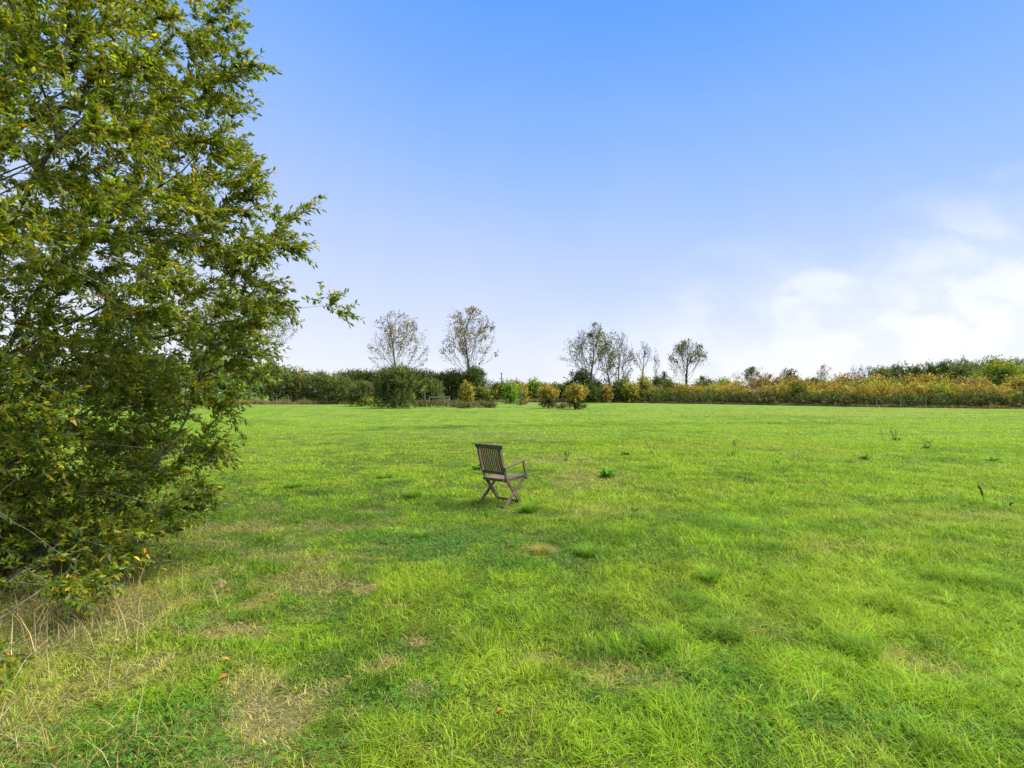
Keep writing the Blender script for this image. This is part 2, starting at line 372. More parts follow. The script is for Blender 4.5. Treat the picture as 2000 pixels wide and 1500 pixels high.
# long bleached grass lying and standing round the foot of the willow
x = rng.uniform(-4.9, -1.5, 9000); y = rng.uniform(1.9, 4.9, 9000)
g = fbm(x / .45, y / .45, 131, 3)
edge = -1.9 - 0.42 * (y - 2.2)
ok = (x < edge + 0.5 * (g - .5)) & (g + 0.25 * rng.random(len(x)) > .52)
x, y, g, edge = x[ok], y[ok], g[ok], edge[ok]; n = len(x)
sc = 0.35 + 0.65 * sstep(0, 0.7, edge - x)
H = (0.07 + 0.22 * rng.random(n) ** 2) * sc; lean = np.abs(rng.normal(0.9, .6, n))
col = np.array([0.40, 0.31, 0.15])[None] * np.exp(rng.normal(0, .35, n))[:, None]
gr = rng.random(n) < .35; col[gr] = np.array([0.08, 0.17, 0.03]) * np.exp(rng.normal(0, .3, gr.sum()))[:, None]
br = rng.random(n) < .2; col[br] = np.array([0.16, 0.10, 0.05])
part = blades(np.stack([x, y, gh(x, y) - .003], 1), H, 0.0032 + 0.002 * rng.random(n), rng.random(n) * 6.283, lean, col, None, 3)
n3_ = 330
x = rng.uniform(-4.3, -1.75, n3_); y = rng.uniform(2.2, 4.6, n3_); ok = (x < -1.75 - .42 * (y - 2.2) + rng.normal(0, .18, n3_)) & (x > -y * 1.08 - .3); x, y = x[ok], y[ok]; n3_ = len(x)
part3 = blades(np.stack([x, y, gh(x, y) - .003], 1), rng.uniform(.16, .36, n3_), rng.uniform(.0032, .0050, n3_), rng.random(n3_) * 6.283, rng.uniform(.3, 1.7, n3_),
               np.array([0.50, 0.40, 0.21])[None] * np.exp(rng.normal(0, .25, n3_))[:, None], None, 3)
# straw stalks lying over the worn patches
n = 30000
x = rng.uniform(-4.2, 0.2, n); y = rng.uniform(2.0, 7.0, n)
bq, dq, *_ = fields(x, y); ok = rng.random(n) < dq ** 1.5; x, y = x[ok], y[ok]; n = len(x)
col2 = np.array([0.42, 0.33, 0.17])[None] * np.exp(rng.normal(0, .35, n))[:, None]
part2 = blades(np.stack([x, y, gh(x, y) + .004], 1), 0.02 + 0.03 * rng.random(n), 0.0028 + 0.002 * rng.random(n), rng.random(n) * 6.283, 1.2 + 1.6 * rng.random(n), col2, None, 3)
V, Fc, Cc = merge([part, part2, part3])
tag(link('dry_grass', mesh_np('dry_grass', V, Fc, Cc), M_grass), 'long straw-coloured dry grass and thatch around the foot of the willow', 'dry grass', kind='stuff')

# clover
n = 150000
x = rng.uniform(-4.2, 3.2, n); y = rng.uniform(2.1, 7.2, n)
cl = patches(x, y, CLO, 71); ok = rng.random(n) < (0.02 + cl) * 0.9; ok &= np.abs(x) < y * 1.04 + .6
x, y = x[ok], y[ok]; n = len(x)
zc = gh(x, y) + 0.018 + 0.028 * rng.random(n); r = 0.0075 + 0.006 * rng.random(n); a0 = rng.random(n) * 6.283
tilt = rng.normal(0, .35, (n, 2)); V = []
for k in range(3):
    a = a0 + k * 2.094
    for (rr_, da) in ((0.0, 0), (0.75, .55), (1.05, 0), (0.75, -.55)):
        dx = np.cos(a + da) * r * rr_; dy = np.sin(a + da) * r * rr_
        V.append(np.stack([x + dx, y + dy, zc + dx * tilt[:, 0] + dy * tilt[:, 1]], 1))
V = np.stack(V, 1).reshape(-1, 3); o = (np.arange(n) * 12)[:, None]
Q = np.concatenate([o + np.array([[4 * k, 4 * k + 1, 4 * k + 2, 4 * k + 3]]) for k in range(3)])
cc = np.array([0.080, 0.195, 0.020])[None] * np.exp(rng.normal(0, .25, n))[:, None]
tag(link('clover', mesh_np('clover', V, [Q], np.repeat(cc, 12, 0)), M_clover), 'dark green clover patches spreading in the near turf', 'clover', kind='stuff')

# ------------------------------------------------------------------ tree and shrub builders
def leaves_mesh(name, P, D, Nn, Ln, Wd, col, fine=False, droop=0.15):
    """P roots, D directions, Nn approximate normals"""
    n = len(P); D = norm(D); S = norm(np.cross(D, Nn)); U = np.cross(S, D)
    Ln = Ln[:, None]; Wd = Wd[:, None]
    if not fine:
        V = np.stack([P, P + D * Ln * .5 + S * Wd * .5 + U * Wd * .12, P + D * Ln - U * Ln * droop, P + D * Ln * .5 - S * Wd * .5 + U * Wd * .12], 1).reshape(-1, 3)
        Q = (np.arange(n) * 4)[:, None] + np.array([[0, 1, 2, 3]])
        return mesh_np(name, V, [Q], np.repeat(col, 4, 0))
    up = U * Wd * .22
    M1 = P + D * Ln * .33 + U * Ln * .02; M2 = P + D * Ln * .68 - U * Ln * droop * .4
    V = np.stack([P, M1 + S * Wd * .46 + up, M2 + S * Wd * .40 + up, P + D * Ln - U * Ln * droop, M2 - S * Wd * .40 + up, M1 - S * Wd * .46 + up, M1, M2], 1).reshape(-1, 3)
    o = (np.arange(n) * 8)[:, None]
    T = np.concatenate([o + np.array([[0, 1, 6]]), o + np.array([[7, 2, 3]]), o + np.array([[0, 6, 5]]), o + np.array([[7, 3, 4]])])
    Q = np.concatenate([o + np.array([[6, 1, 2, 7]]), o + np.array([[6, 7, 4, 5]])])
    return mesh_np(name, V, [Q, T], np.repeat(col, 8, 0))

class Skel:
    """branch skeleton: nodes grown towards target points"""
    def __init__(s, root):
        s.p = [np.array(root, float)]; s.par = [-1]; s.d = [np.array([0, 0, 1.0])]
    def add(s, p, par):
        s.p.append(p); s.par.append(par); s.d.append(norm(p - s.p[par])); return len(s.p) - 1
    def line(s, pts, start=0, step=0.2):
        k = start
        for q in pts:
            q = np.array(q, float); a = s.p[k]; m = max(1, int(np.linalg.norm(q - a) / step))
            for i in range(1, m + 1): k = s.add(a + (q - a) * i / m + rng.normal(0, step * .05, 3), k)
        return k
    def grow(s, targets, k_up=1.0, w=1.2, step=0.2, bend=0.35, minn=0, wob=0.06):
        ends = []
        A = np.array(s.p)
        buf = np.zeros((len(A) + 60000, 3)); buf[:len(A)] = A; cnt = len(A)
        bd = np.zeros((len(A) + 60000, 3)); bd[:len(A)] = np.array(s.d)
        for q in targets:
            v = q[None] - buf[minn:cnt]; dist = np.linalg.norm(v, axis=1) + 1e-6
            h = np.hypot(v[:, 0], v[:, 1])
            dot = (h + k_up * v[:, 2]) / dist / math.sqrt(1 + k_up ** 2)
            cont = (v * bd[minn:cnt]).sum(1) / dist
            j = int(np.argmin(dist * (1 + w * (1 - dot)) * (1 + .9 * (1 - cont)))) + minn
            a = s.p[j]; Ld = np.linalg.norm(q - a); m = max(1, int(Ld / step))
            c = a + s.d[j] * Ld * bend * max(0., float(s.d[j] @ (q - a)) / Ld) + (q - a) * .2 + np.array([0, 0, .05 * Ld]); k = j
            for i in range(1, m + 1):
                t = i / m; pt = (1 - t) ** 2 * a + 2 * t * (1 - t) * c + t * t * q
                if i < m: pt = pt + rng.normal(0, step * wob, 3)
                k = s.add(pt, k); buf[cnt] = pt; bd[cnt] = s.d[k]; cnt += 1
            ends.append(k)
        return ends
    def radii(s, rt, power=0.42, rmin=0.003):
        n = len(s.p); w = np.zeros(n); ch = np.zeros(n)
        for i in range(n - 1, 0, -1):
            if w[i] == 0: w[i] = 1
            w[s.par[i]] += w[i] ** 1.0 if True else 0
        # weight = number of tips above
        w = np.zeros(n)
        for i in range(n - 1, 0, -1):
            if w[i] == 0: w[i] = 1
            w[s.par[i]] += w[i]
        # w of chains grows only by tips
        r = (w / w[0]) ** power * rt
        return np.maximum(r, rmin)
    def mesh(s, name, rt, sides=5, power=0.42, rmin=0.003, filt=None, cap=(1e9, 1)):
        r = s.radii(rt, power, rmin); P = np.array(s.p); r = np.where(P[:, 2] > cap[0], np.minimum(r, np.where(P[:, 1] < 4.3, cap[1] * .45, cap[1])), r); par = np.array(s.par)
        i = np.arange(1, len(P))
        if filt is not None: i = i[r[i] >= filt]
        a = P[par[i]]; b_ = P[i]; d = norm(b_ - a)
        ref = np.where(np.abs(d[:, 2:3]) > .9, np.array([[1.0, 0, 0]]), np.array([[0, 0, 1.0]]))
        s1 = norm(np.cross(d, ref)); s2 = np.cross(d, s1)
        ra = np.minimum(r[par[i]], r[i] * 1.25); rb = r[i]
        ang = np.arange(sides) / sides * 6.2832
        ring = s1[:, None] * np.cos(ang)[None, :, None] + s2[:, None] * np.sin(ang)[None, :, None]
        over = d * (rb * .4)[:, None]
        V = np.concatenate([(a - over)[:, None] + ring * ra[:, None, None], (b_ + over)[:, None] + ring * rb[:, None, None]], 1).reshape(-1, 3)
        o = (np.arange(len(i)) * 2 * sides)[:, None]
        Q = np.concatenate([o + np.array([[k, (k + 1) % sides, sides + (k + 1) % sides, sides + k]]) for k in range(sides)])
        return mesh_np(name, V, [Q], None, True)

def pal(cols, w, n, jit=.18):
    c = np.array(cols)[rng.choice(len(cols), n, p=np.array(w) / sum(w))]
    return c * np.exp(rng.normal(0, jit, n))[:, None] * np.exp(rng.normal(0, jit * .3, (n, 3)))

# ------------------------------------------------------------------ the willow on the left
def willow():
    base = np.array([-5.7, 5.0, gh(np.array([-5.7]), np.array([5.0]))[0] - .05])
    root = empty('willow_tree', base)
    tag(root, 'large leafy willow in green and yellow leaf filling the left edge of the field', 'tree')
    sk = Skel(base)
    k0 = sk.line([base + (0.05, 0, .5)], 0, .12)
    limbs = [
        [dpt(-80, 900, 5.0), dpt(-60, 700, 4.9), dpt(20, 430, 4.8), dpt(110, 275, 4.8), dpt(210, 190, 4.9), dpt(330, 60, 5.1), dpt(380, -60, 5.2)],
        [dpt(-80, 900, 5.0), dpt(-90, 560, 5.2), dpt(20, 260, 5.3), dpt(180, 180, 5.4), dpt(300, 110, 5.5), dpt(430, -40, 5.6)],
        [dpt(-120, 880, 4.9), dpt(0, 700, 4.6), dpt(180, 610, 4.5), dpt(290, 545, 4.5), dpt(400, 500, 4.6), dpt(540, 470, 4.8)],
        [dpt(-120, 880, 5.2), dpt(60, 740, 5.2), dpt(230, 670, 5.2), dpt(400, 640, 5.2), dpt(520, 610, 5.2), dpt(585, 602, 5.2), dpt(632, 600, 5.2)],
        [dpt(-100, 980, 4.8), dpt(60, 880, 4.6), dpt(200, 868, 4.6), dpt(330, 880, 4.9), dpt(425, 880, 5.2)],
        [dpt(-120, 1010, 4.2), dpt(0, 1000, 3.8), dpt(60, 1040, 3.7), dpt(110, 1075, 3.7), dpt(150, 1100, 3.75)],
        [dpt(-90, 1000, 4.9), dpt(60, 960, 4.6), dpt(200, 960, 4.7), dpt(310, 990, 4.9), dpt(385, 975, 5.0)],
        [dpt(-180, 800, 5.2), dpt(-300, 400, 5.6), dpt(-350, 50, 6.0), dpt(-300, -300, 6.2)],
        [dpt(-220, 800, 4.9), dpt(-500, 600, 4.6), dpt(-700, 450, 4.4)],
        [dpt(-180, 850, 5.6), dpt(-150, 600, 6.6), dpt(-50, 450, 7.2)],
        [dpt(-60, 820, 5.3), dpt(80, 560, 5.5), dpt(230, 420, 5.6), dpt(360, 330, 5.6), dpt(440, 250, 5.6)],
        [dpt(-100, 1000, 4.7), dpt(60, 1020, 4.6), dpt(180, 1060, 4.5), dpt(270, 1080, 4.5)],
    ]
    for l in limbs: sk.line(l, k0, .16)
    # crown radius by height
    zs = [0.0, .25, .5, .9, 1.3, 1.8, 2.3, 2.9, 3.4, 3.9, 4.6, 5.3, 6.2, 7.2, 8.0]
    rs = [1.25, 1.45, 1.58, 1.70, 1.80, 1.98, 2.42, 2.58, 2.55, 2.28, 2.10, 1.95, 1.7, 1.2, .5]
    def sample(n):
        out = []
        while len(out) < n:
            z = rng.uniform(.12, 7.8); R = np.interp(z, zs, rs)
            a = rng.random() * 6.283; f = rng.random() ** .42
            # the far-left and back side is out of sight: thinner there
            cx = -5.35 if z > 1 else -5.35 + .25 * (1 - z); cy = 5.0 if z > 1 else 5.0 - .5 * (1 - z)
            rad = R * f * (1 + .28 * (vnoise(np.array([a * 2.1 + 5]), np.array([z * 1.3]), 7)[0] - .5))
            x = cx + rad * math.cos(a); y = cy + rad * math.sin(a)
            back = (math.cos(a) * -.707 + math.sin(a) * .707)
            if back > .35 and rng.random() < .55: continue
            if z > 2.6 and rng.random() < .40: continue
            if vnoise(np.array([x * 1.5 + 9]), np.array([z * 1.5 + y * .9]), 17)[0] < .17: continue
            out.append((x, y, z))
        return np.array(out)
    T1 = sample(130); T1 = T1[np.argsort(np.linalg.norm(T1 - base, axis=1))]
    sk.grow(T1, 0.7, 1.0, .16, .3, 4, .03)
    T2 = sample(900); T2 = T2[np.argsort(np.linalg.norm(T2 - base, axis=1))]
    e2 = sk.grow(T2, 0.5, .8, .13, .35, 6, .03)
    T3 = sample(1900)
    # sprays that break the outline
    spr = [(512, 125, 5.3), (470, 35, 5.3), (455, 10, 5.3), (440, 90, 5.3), (490, 150, 5.3), (425, 60, 5.4), (470, 215, 5.3), (450, 200, 5.4), (430, 175, 5.3), (525, 330, 5.3), (475, 295, 5.3), (515, 350, 5.3), (500, 390, 5.3), (480, 410, 5.4),
           (440, 280, 5.2), (615, 430, 5.0), (600, 480, 5.0), (585, 470, 5.1), (560, 490, 5.0), (540, 500, 5.0), (535, 530, 5.1), (550, 560, 5.1), (570, 600, 5.1), (672, 582, 5.2), (678, 604, 5.2), (655, 596, 5.2), (575, 598, 5.2),
           (520, 640, 5.2), (535, 690, 5.1), (505, 660, 5.2), (480, 720, 5.1), (525, 720, 5.1), (460, 790, 5.0), (455, 780, 5.0), (400, 775, 5.0), (448, 876, 5.2), (430, 870, 5.2), (415, 885, 5.2), (395, 890, 5.1), (410, 965, 5.0), (400, 960, 5.0), (385, 975, 5.0), (370, 1000, 4.9), (345, 1000, 4.8),
           (335, 1045, 4.6), (300, 1040, 4.6), (260, 1080, 4.5), (240, 1100, 4.4), (180, 1160, 3.8), (160, 1140, 3.8), (200, 1130, 4.0), (130, 1140, 3.8), (90, 1110, 3.8), (50, 1120, 3.9), (20, 1130, 4.1), (250, 1060, 4.5), (10, 1330, 2.9), (30, 1290, 3.0), (-10, 1250, 3.0)]
    S = []
    for px, py, Yd in spr:
        for q in range(1 if px > 620 else 3 if py > 740 else 5): S.append(dpt(px - (34 if px > 500 else 20) - 14 * q + rng.normal(0, 6), py + rng.normal(0, 10) + 2 * q, Yd + rng.normal(0, .12)))
    T3 = np.concatenate([T3, np.array(S)])
    T3 = T3[np.argsort(np.linalg.norm(T3 - base, axis=1))]
    e3 = sk.grow(T3, 0.3, .5, .10, .4, 8, .03)
    # leafy shoots from every thin end
    r0 = sk.radii(.12, .55, .0016); P0 = np.array(sk.p)
    thin = np.where(r0 < .0042)[0]; thin = thin[thin > 200]
    src = list(e3) + list(e2) + list(rng.choice(thin, 17000))
    shoot0 = len(sk.p)
    for j in src:
        p = sk.p[j]
        if p[2] > 2.9 and rng.random() < .10: continue
        out = norm(np.array([p[0] + 5.4, p[1] - 5.0, .25]) + 1e-6)
        d = norm(sk.d[j] * .8 + out * .55 + rng.normal(0, .45, 3) + np.array([0, 0, .05]))
        ln = rng.uniform(.12, .34); k = j; m_ = 3
        for i in range(m_):
            d = norm(d + rng.normal(0, .10, 3) + np.array([.02, 0, -.06])); k = sk.add(sk.p[k] + d * ln / m_, k)
    P = np.array(sk.p); par = np.array(sk.par)
    me = sk.mesh('trunk', .12, 6, .55, .0016, .0055, cap=(.8, .024))
    me.transform(__import__('mathutils').Matrix.Translation(-Vector(base)))
    link('trunk', me, M_bark, root)
    r = sk.radii(.12, .55, .0016)
    i = np.arange(1, len(P)); fine = i[r[i] < .0055]
    a = P[par[fine]]; b_ = P[fine]; d = norm(b_ - a)
    s1 = norm(np.cross(d, np.array([[.3, .2, 1.0]]))); s2 = np.cross(d, s1); ang = np.arange(3) / 3 * 6.2832
    ring = s1[:, None] * np.cos(ang)[None, :, None] + s2[:, None] * np.sin(ang)[None, :, None]
    V = np.concatenate([a[:, None] + ring * r[fine][:, None, None], b_[:, None] + ring * (r[fine] * .8)[:, None, None]], 1).reshape(-1, 3) - base
    o = (np.arange(len(fine)) * 6)[:, None]
    Q = np.concatenate([o + np.array([[k, (k + 1) % 3, 3 + (k + 1) % 3, 3 + k]]) for k in range(3)])
    link('twigs', mesh_np('twigs', V, [Q], None, True), M_twig, root)
    cand = np.arange(shoot0, len(P))
    idx = np.concatenate([np.repeat(cand, 7), rng.choice(thin, 26000)]); idx = idx[rng.random(len(idx)) < np.where(P[idx][:, 2] < 2.3, .72, 1.0)]; n = len(idx)
    t = rng.random(n)[:, None]; pos = P[par[idx]] * (1 - t) + P[idx] * t
    d = norm(P[idx] - P[par[idx]])
    side = norm(rng.normal(0, 1, (n, 3))); side = norm(side - d * (side * d).sum(1)[:, None])
    D = norm(d * .8 + side * .75 + np.array([0.10, 0, -.12]) + rng.normal(0, .15, (n, 3)))
    Nn = norm(np.array([0, 0, .9]) + rng.normal(0, .85, (n, 3)))
    Ln = rng.uniform(.032, .074, n); Wd = Ln * rng.uniform(.27, .42, n)
    G = [(.075, .125, .008), (.130, .190, .010), (.190, .245, .012), (.270, .290, .016), (.50, .40, .02), (.55, .28, .02), (.10, .15, .07)]
    w = [.20, .28, .22, .16, .065, .02, .05]
    col = pal(G, w, n, .26) * .92
    yl = sstep(.5, .75, fbm(pos[:, 0] * 1.3 + pos[:, 1], pos[:, 2] * 1.5, 3, 2)) * sstep(-1.8, -3.4, pos[:, 0])
    hi = sstep(2.2, 4.5, pos[:, 2])
    k = rng.random(n) < (.35 * yl + .42 * hi)
    col[k] = pal([(.24, .25, .014), (.34, .30, .014), (.16, .21, .014)], [.4, .25, .5], k.sum(), .18)
    me = leaves_mesh('crown', pos - base, D, Nn, Ln, Wd, col, True, .12)
    link('crown', me, M_leaf, root)
    print('willow nodes', len(P), 'leaves', n)
willow()

# ------------------------------------------------------------------ distant vegetation
GW = [(.062, .078, .018), (.085, .102, .026), (.110, .125, .038), (.042, .054, .014)]            # grey-green sallow
GD = [(.042, .062, .013), (.065, .088, .017), (.090, .108, .020), (.030, .042, .010)]            # dark green
GY = [(.185, .165, .022), (.240, .200, .024), (.125, .130, .024), (.090, .095, .020)]                # yellow-green
GO = [(.250, .145, .036), (.215, .155, .032), (.185, .150, .028), (.140, .085, .026)]                # orange
GR = [(.175, .085, .045), (.140, .090, .040), (.115, .100, .035), (.085, .065, .028)]                # russet
GL = [(.09, .17, .02), (.13, .21, .02), (.06, .12, .02), (.18, .21, .02)]                        # fresh green
GB = [(.14, .10, .055), (.10, .075, .04), (.07, .085, .025), (.18, .13, .07)]                    # brown bramble
_g = lambda P_, k: [tuple(min(c * k, .8) for c in q) for q in P_]
GW = _g(GW, 1.65); GD = _g(GD, 1.35); GY = _g(GY, 1.85); GO = _g(GO, 1.7); GR = _g(GR, 1.7); GL = _g(GL, 1.7); GB = _g(GB, 1.7)
PAL = dict(W=GW, D=GD, Y=GY, O=GO, R=GR, L=GL, B=GB)

def bush_mesh(name, lobes, n, size, palette, weights=(.3, .35, .2, .15), up=.6, sprig=10, ragged=.25, palette2=None, topmix=None, clumpvar=.22):
    """leaf sprigs over a cluster of ellipsoid lobes. lobes: (x,y,z,rx,ry,rz)"""
    L_ = np.array(lobes); vol = L_[:, 3] * L_[:, 5] + L_[:, 4] * L_[:, 5]
    ns = n // sprig; li = rng.choice(len(L_), ns, p=vol / vol.sum()); lb = L_[li]
    u = norm(rng.normal(0, 1, (ns, 3))); u[:, 2] = np.where((u[:, 2] < -.6), -u[:, 2], u[:, 2])
    rad = rng.random(ns) ** .30 * (1 + ragged * rng.normal(0, .45, ns))
    c = lb[:, :3] + u * lb[:, 3:6] * rad[:, None]
    c[:, 2] = np.abs(c[:, 2])
    gd = norm(norm(u * 1.0) + np.array([0, 0, up]) + rng.normal(0, .3, (ns, 3)))
    ln = size * rng.uniform(1.5, 5.0, ns)
    pos = np.repeat(c, sprig, 0) + np.repeat(gd * ln[:, None], sprig, 0) * rng.random((ns * sprig, 1)) + rng.normal(0, size * .45, (ns * sprig, 3))
    N_ = ns * sprig
    D = norm(np.repeat(gd, sprig, 0) * .9 + rng.normal(0, .6, (N_, 3)))
    Nn = norm(np.repeat(u, sprig, 0) * .6 + np.array([0, 0, .5]) + rng.normal(0, .5, (N_, 3)))
    col = pal(palette, weights, ns, clumpvar); 
    if palette2 is not None:
        hh = pos.reshape(ns, sprig, 3)[:, 0, 2]; mx = np.percentile(hh, 98)
        f = topmix(hh / mx, pos.reshape(ns, sprig, 3)[:, 0]) if topmix else np.full(ns, .3)
        k = rng.random(ns) < f; col[k] = pal(palette2, weights, k.sum(), clumpvar)
    col = np.repeat(col, sprig, 0) * np.exp(rng.normal(0, .16, N_))[:, None]
    pos[:, 2] = np.maximum(pos[:, 2], .01)
    Ln = size * rng.uniform(.7, 1.35, N_)
    return leaves_mesh(name, pos, D, Nn, Ln, Ln * .6, col)

def stems_mesh(name, h, r, k=5, spread=.5, sides=5):
    sk = Skel((0, 0, -.1))
    for i in range(k):
        a = i / k * 6.283 + rng.normal(0, .3); s_ = spread * rng.uniform(.4, 1)
        sk.line([(math.cos(a) * .06, math.sin(a) * .06, .15), (math.cos(a) * s_ * h * .3, math.sin(a) * s_ * h * .3, h * .45), (math.cos(a) * s_ * h * .62, math.sin(a) * s_ * h * .62, h * .8)], 0, h * .12)
    return sk.mesh(name, r * 1.6, sides, .5, .008)

def auto_lobes(w, h, k=7, d=None, low=.0, top=1.0):
    """a rounded shrub outline of half-width w, height h, made of uneven lobes"""
    d = d or w * .85; out = [(0, 0, h * (.42 + low * .3), w * .62, d * .62, h * .44)]
    for i in range(k):
        a = i / k * 6.283 + rng.normal(0, .4); q = rng.uniform(.42, .68); zz = h * rng.uniform(.26 + low, .70)
        rr_ = rng.uniform(.30, .44)
        out.append((math.cos(a) * w * q, math.sin(a) * d * q, zz, w * rr_, d * rr_, min(h * rng.uniform(.20, .32), (h * top - zz))))
    if low <= 0:
        for i in range(6):
            a = i * 1.047 + rng.normal(0, .2); out.append((math.cos(a) * w * .60, math.sin(a) * d * .60, h * .14, w * .42, d * .42, h * .26))
    for i in range(4):
        a = i * 1.57 + rng.normal(0, .3); out.append((math.cos(a) * w * .48, math.sin(a) * d * .48, h * .58, w * .42, d * .42, h * .30))
    for i in range(3):
        out.append((rng.uniform(-.3, .3) * w, rng.uniform(-.3, .3) * d, h * rng.uniform(.66, .76), w * .3, d * .3, h * .24))
    return out

def shrub(name, px, bpy_, tpy, hw, palette, label, cat='shrub', n=6000, size=.17, Y=None, group=None, k=7, up=.6, stem=True, low=0., p2=None, tm=None, stem_mat=None, ragged=.25, sprig=10, cv=.22):
    Yd = Y if Y else CAM_H * F / (bpy_ - HOR)
    x = (px - 1000) / F * Yd; h = CAM_H + (HOR - tpy) / F * Yd; w = hw / F * Yd
    o = empty(name, (x, Yd, 0)); tag(o, label, cat, group)
    lo = auto_lobes(w, h, k, low=low)
    link('crown', bush_mesh('crown', lo, n, size, PAL[palette], up=up, palette2=PAL[p2] if p2 else None, topmix=tm, ragged=ragged, sprig=sprig, clumpvar=cv), M_far, o)
    if stem: link('stems', stems_mesh('stems', h * .8, .05 + .012 * h), stem_mat or M_bark2, o)
    return o

# --- tall half-bare poplars along the far boundary
def poplar(px, tpy, hw, Yd, label, n_leaf=2600, lean=0, spec=0, leafcol='Y', ntw=22, dens_bias=None, tr=.20, clear=.22, kup=1.7, name='poplar_tree', seed=None, leafsize=.26, ang=(.80, .30)):
    global rng
    keep = rng
    if seed is not None: rng = np.random.default_rng(seed)
    x0 = (px - 1000) / F * Yd; H = CAM_H + (HOR - tpy) / F * Yd; w = hw / F * Yd
    root = empty(name, (x0, Yd, 0)); tag(root, label, 'tree', None)
    sk = Skel((0, 0, -.2))
    prof = lambda t: w * float(np.interp(t, [0, clear, clear + .18, .55, .75, .9, 1.0], [.3, .5, .85, 1.0, .88, .55, .12]))
    ends = []
    def branch(k, d, ln, lvl, up, env=1.0):
        """a branch that keeps its line, turning slowly upwards, with side shoots"""
        m_ = max(3, int(ln / (H * .028))); st = ln / m_; nodes = []
        for i in range(m_):
            d = norm(d + rng.normal(0, .040 + .03 * lvl, 3) + np.array([0, 0, up]))
            p = sk.p[k] + d * st
            if math.hypot(p[0], p[1] / .9) > prof(p[2] / H / env) * 1.12 * env or p[2] > H * env: break
            k = sk.add(p, k); nodes.append(k)
        if not nodes: return
        if lvl >= 1: ends.extend(nodes[len(nodes) // 3:])
        if lvl >= 3: return
        ns = [0, 9, 4][lvl] if lvl else 0
        ns = int(ns * (.6 + .8 * rng.random()))
        for j in range(ns):
            q = nodes[min(len(nodes) - 1, int(len(nodes) * (.18 + .8 * (j + rng.random()) / max(ns, 1))))]
            rd = rng.normal(0, 1, 3); rd -= sk.d[q] * (rd @ sk.d[q]); rd = norm(rd)
            branch(q, norm(sk.d[q] + rd * rng.uniform(.45, .8)), ln * rng.uniform(.28, .5), lvl + 1, up * .8, env)
    k = 0; tnodes = []
    d = norm(np.array([lean * .15, 0, 1.0]))
    st = H * .025
    while sk.p[k][2] < H * .96:
        d = norm(d + rng.normal(0, .03, 3) + np.array([0, 0, .05])); k = sk.add(sk.p[k] + d * st, k)
        if sk.p[k][2] > H * clear: tnodes.append(k)
    az = rng.random() * 6.28
    for i in range(ntw):
        f = (i + rng.random()) / ntw; q = tnodes[int(len(tnodes) * f ** 1.55 * .92)]
        az += 2.4 + rng.normal(0, .35); a_ = ang[0] * (1 - f) + ang[1] * f + rng.normal(0, .09)
        dd = np.array([math.cos(az) * math.sin(a_), math.sin(az) * math.sin(a_), math.cos(a_)])
        branch(q, dd, H * (.85 * (1 - f) + .22), 1, .006 * kup, rng.uniform(.90, 1.10))
    branch(tnodes[-1], d, H * .1, 1, .05)
    link('trunk', sk.mesh('trunk', tr * .85, 4, .58, .011), M_bark2, root)
    P = np.array(sk.p); cand = np.array(ends); wgt = np.ones(len(cand)); pc = P[cand]
    clump = vnoise(pc[:, 0] * .75 + 3, pc[:, 2] * .75 + pc[:, 1] * .4, 13 + int(px))
    wgt *= (sstep(.34, .70, clump) ** 1.6 + .035) * (.3 + np.hypot(pc[:, 0], pc[:, 1]) / w)
    if dens_bias is not None: wgt *= np.maximum(dens_bias(pc[:, 0] / w, pc[:, 2] / H), .08)
    ii = rng.choice(cand, n_leaf, p=wgt / wgt.sum())
    pos = P[ii] + rng.normal(0, .17, (n_leaf, 3))
    D = norm(rng.normal(0, 1, (n_leaf, 3)) + np.array([0, 0, -.2])); Nn = norm(rng.normal(0, 1, (n_leaf, 3)) + np.array([0, 0, .6]))
    cols = dict(Y=[(.20, .17, .03), (.28, .21, .03), (.13, .14, .03), (.24, .15, .04)], D=[(.12, .13, .03), (.17, .16, .03), (.09, .10, .03), (.20, .16, .05)],
                G=[(.17, .15, .085), (.14, .14, .07), (.20, .18, .09), (.11, .12, .05)])[leafcol]
    Ln = leafsize * rng.uniform(.5, 1.25, n_leaf)
    link('crown', leaves_mesh('crown', pos, D, Nn, Ln, Ln * .75, pal(cols, (.3, .3, .25, .15), n_leaf, .2)), M_far, root)
    rng = keep
    return root
poplar(512, 560, 80, 88, 'tall half-bare poplar partly hidden behind the willow branch tips', 3000, .0, seed=1, tr=.26, leafcol='D', dens_bias=lambda u, t: 1.2 - t * .4 + .3 * u, kup=2.0)
poplar(420, 575, 60, 92, 'sparse bare poplar seen through the gaps in the willow crown', 1200, .0, seed=21, tr=.22, leafcol='D')
poplar(777, 612, 54, 86, 'thinly leaved poplar rising behind the round sallow bush', 2300, .0, seed=2, tr=.24, dens_bias=lambda u, t: np.where(t > .6, 1.3, .7))
poplar(914, 613, 56, 86, 'broad golden-leaved poplar left of the utility pole', 3400, -.1, seed=3, tr=.26, dens_bias=lambda u, t: 1 + .6 * u)
poplar(1152, 640, 58, 90, 'widest poplar of the middle clump, above the dark ivy mound', 3300, .05, seed=4, tr=.26, dens_bias=lambda u, t: 1 + .8 * u, leafcol='D')
poplar(1192, 655, 17, 93, 'slender poplar close against the widest poplar of the middle clump', 900, .0, seed=5, tr=.17, leafcol='D', ntw=9)
poplar(1209, 648, 26, 96, 'twiggy almost leafless poplar at the right of the middle clump', 700, .0, seed=6, tr=.20, leafcol='G', ntw=15)
poplar(1224, 668, 10, 92, 'thin upright bare poplar with a narrow crown, last of the middle clump', 160, .0, seed=7, tr=.12, leafcol='G', ntw=9)
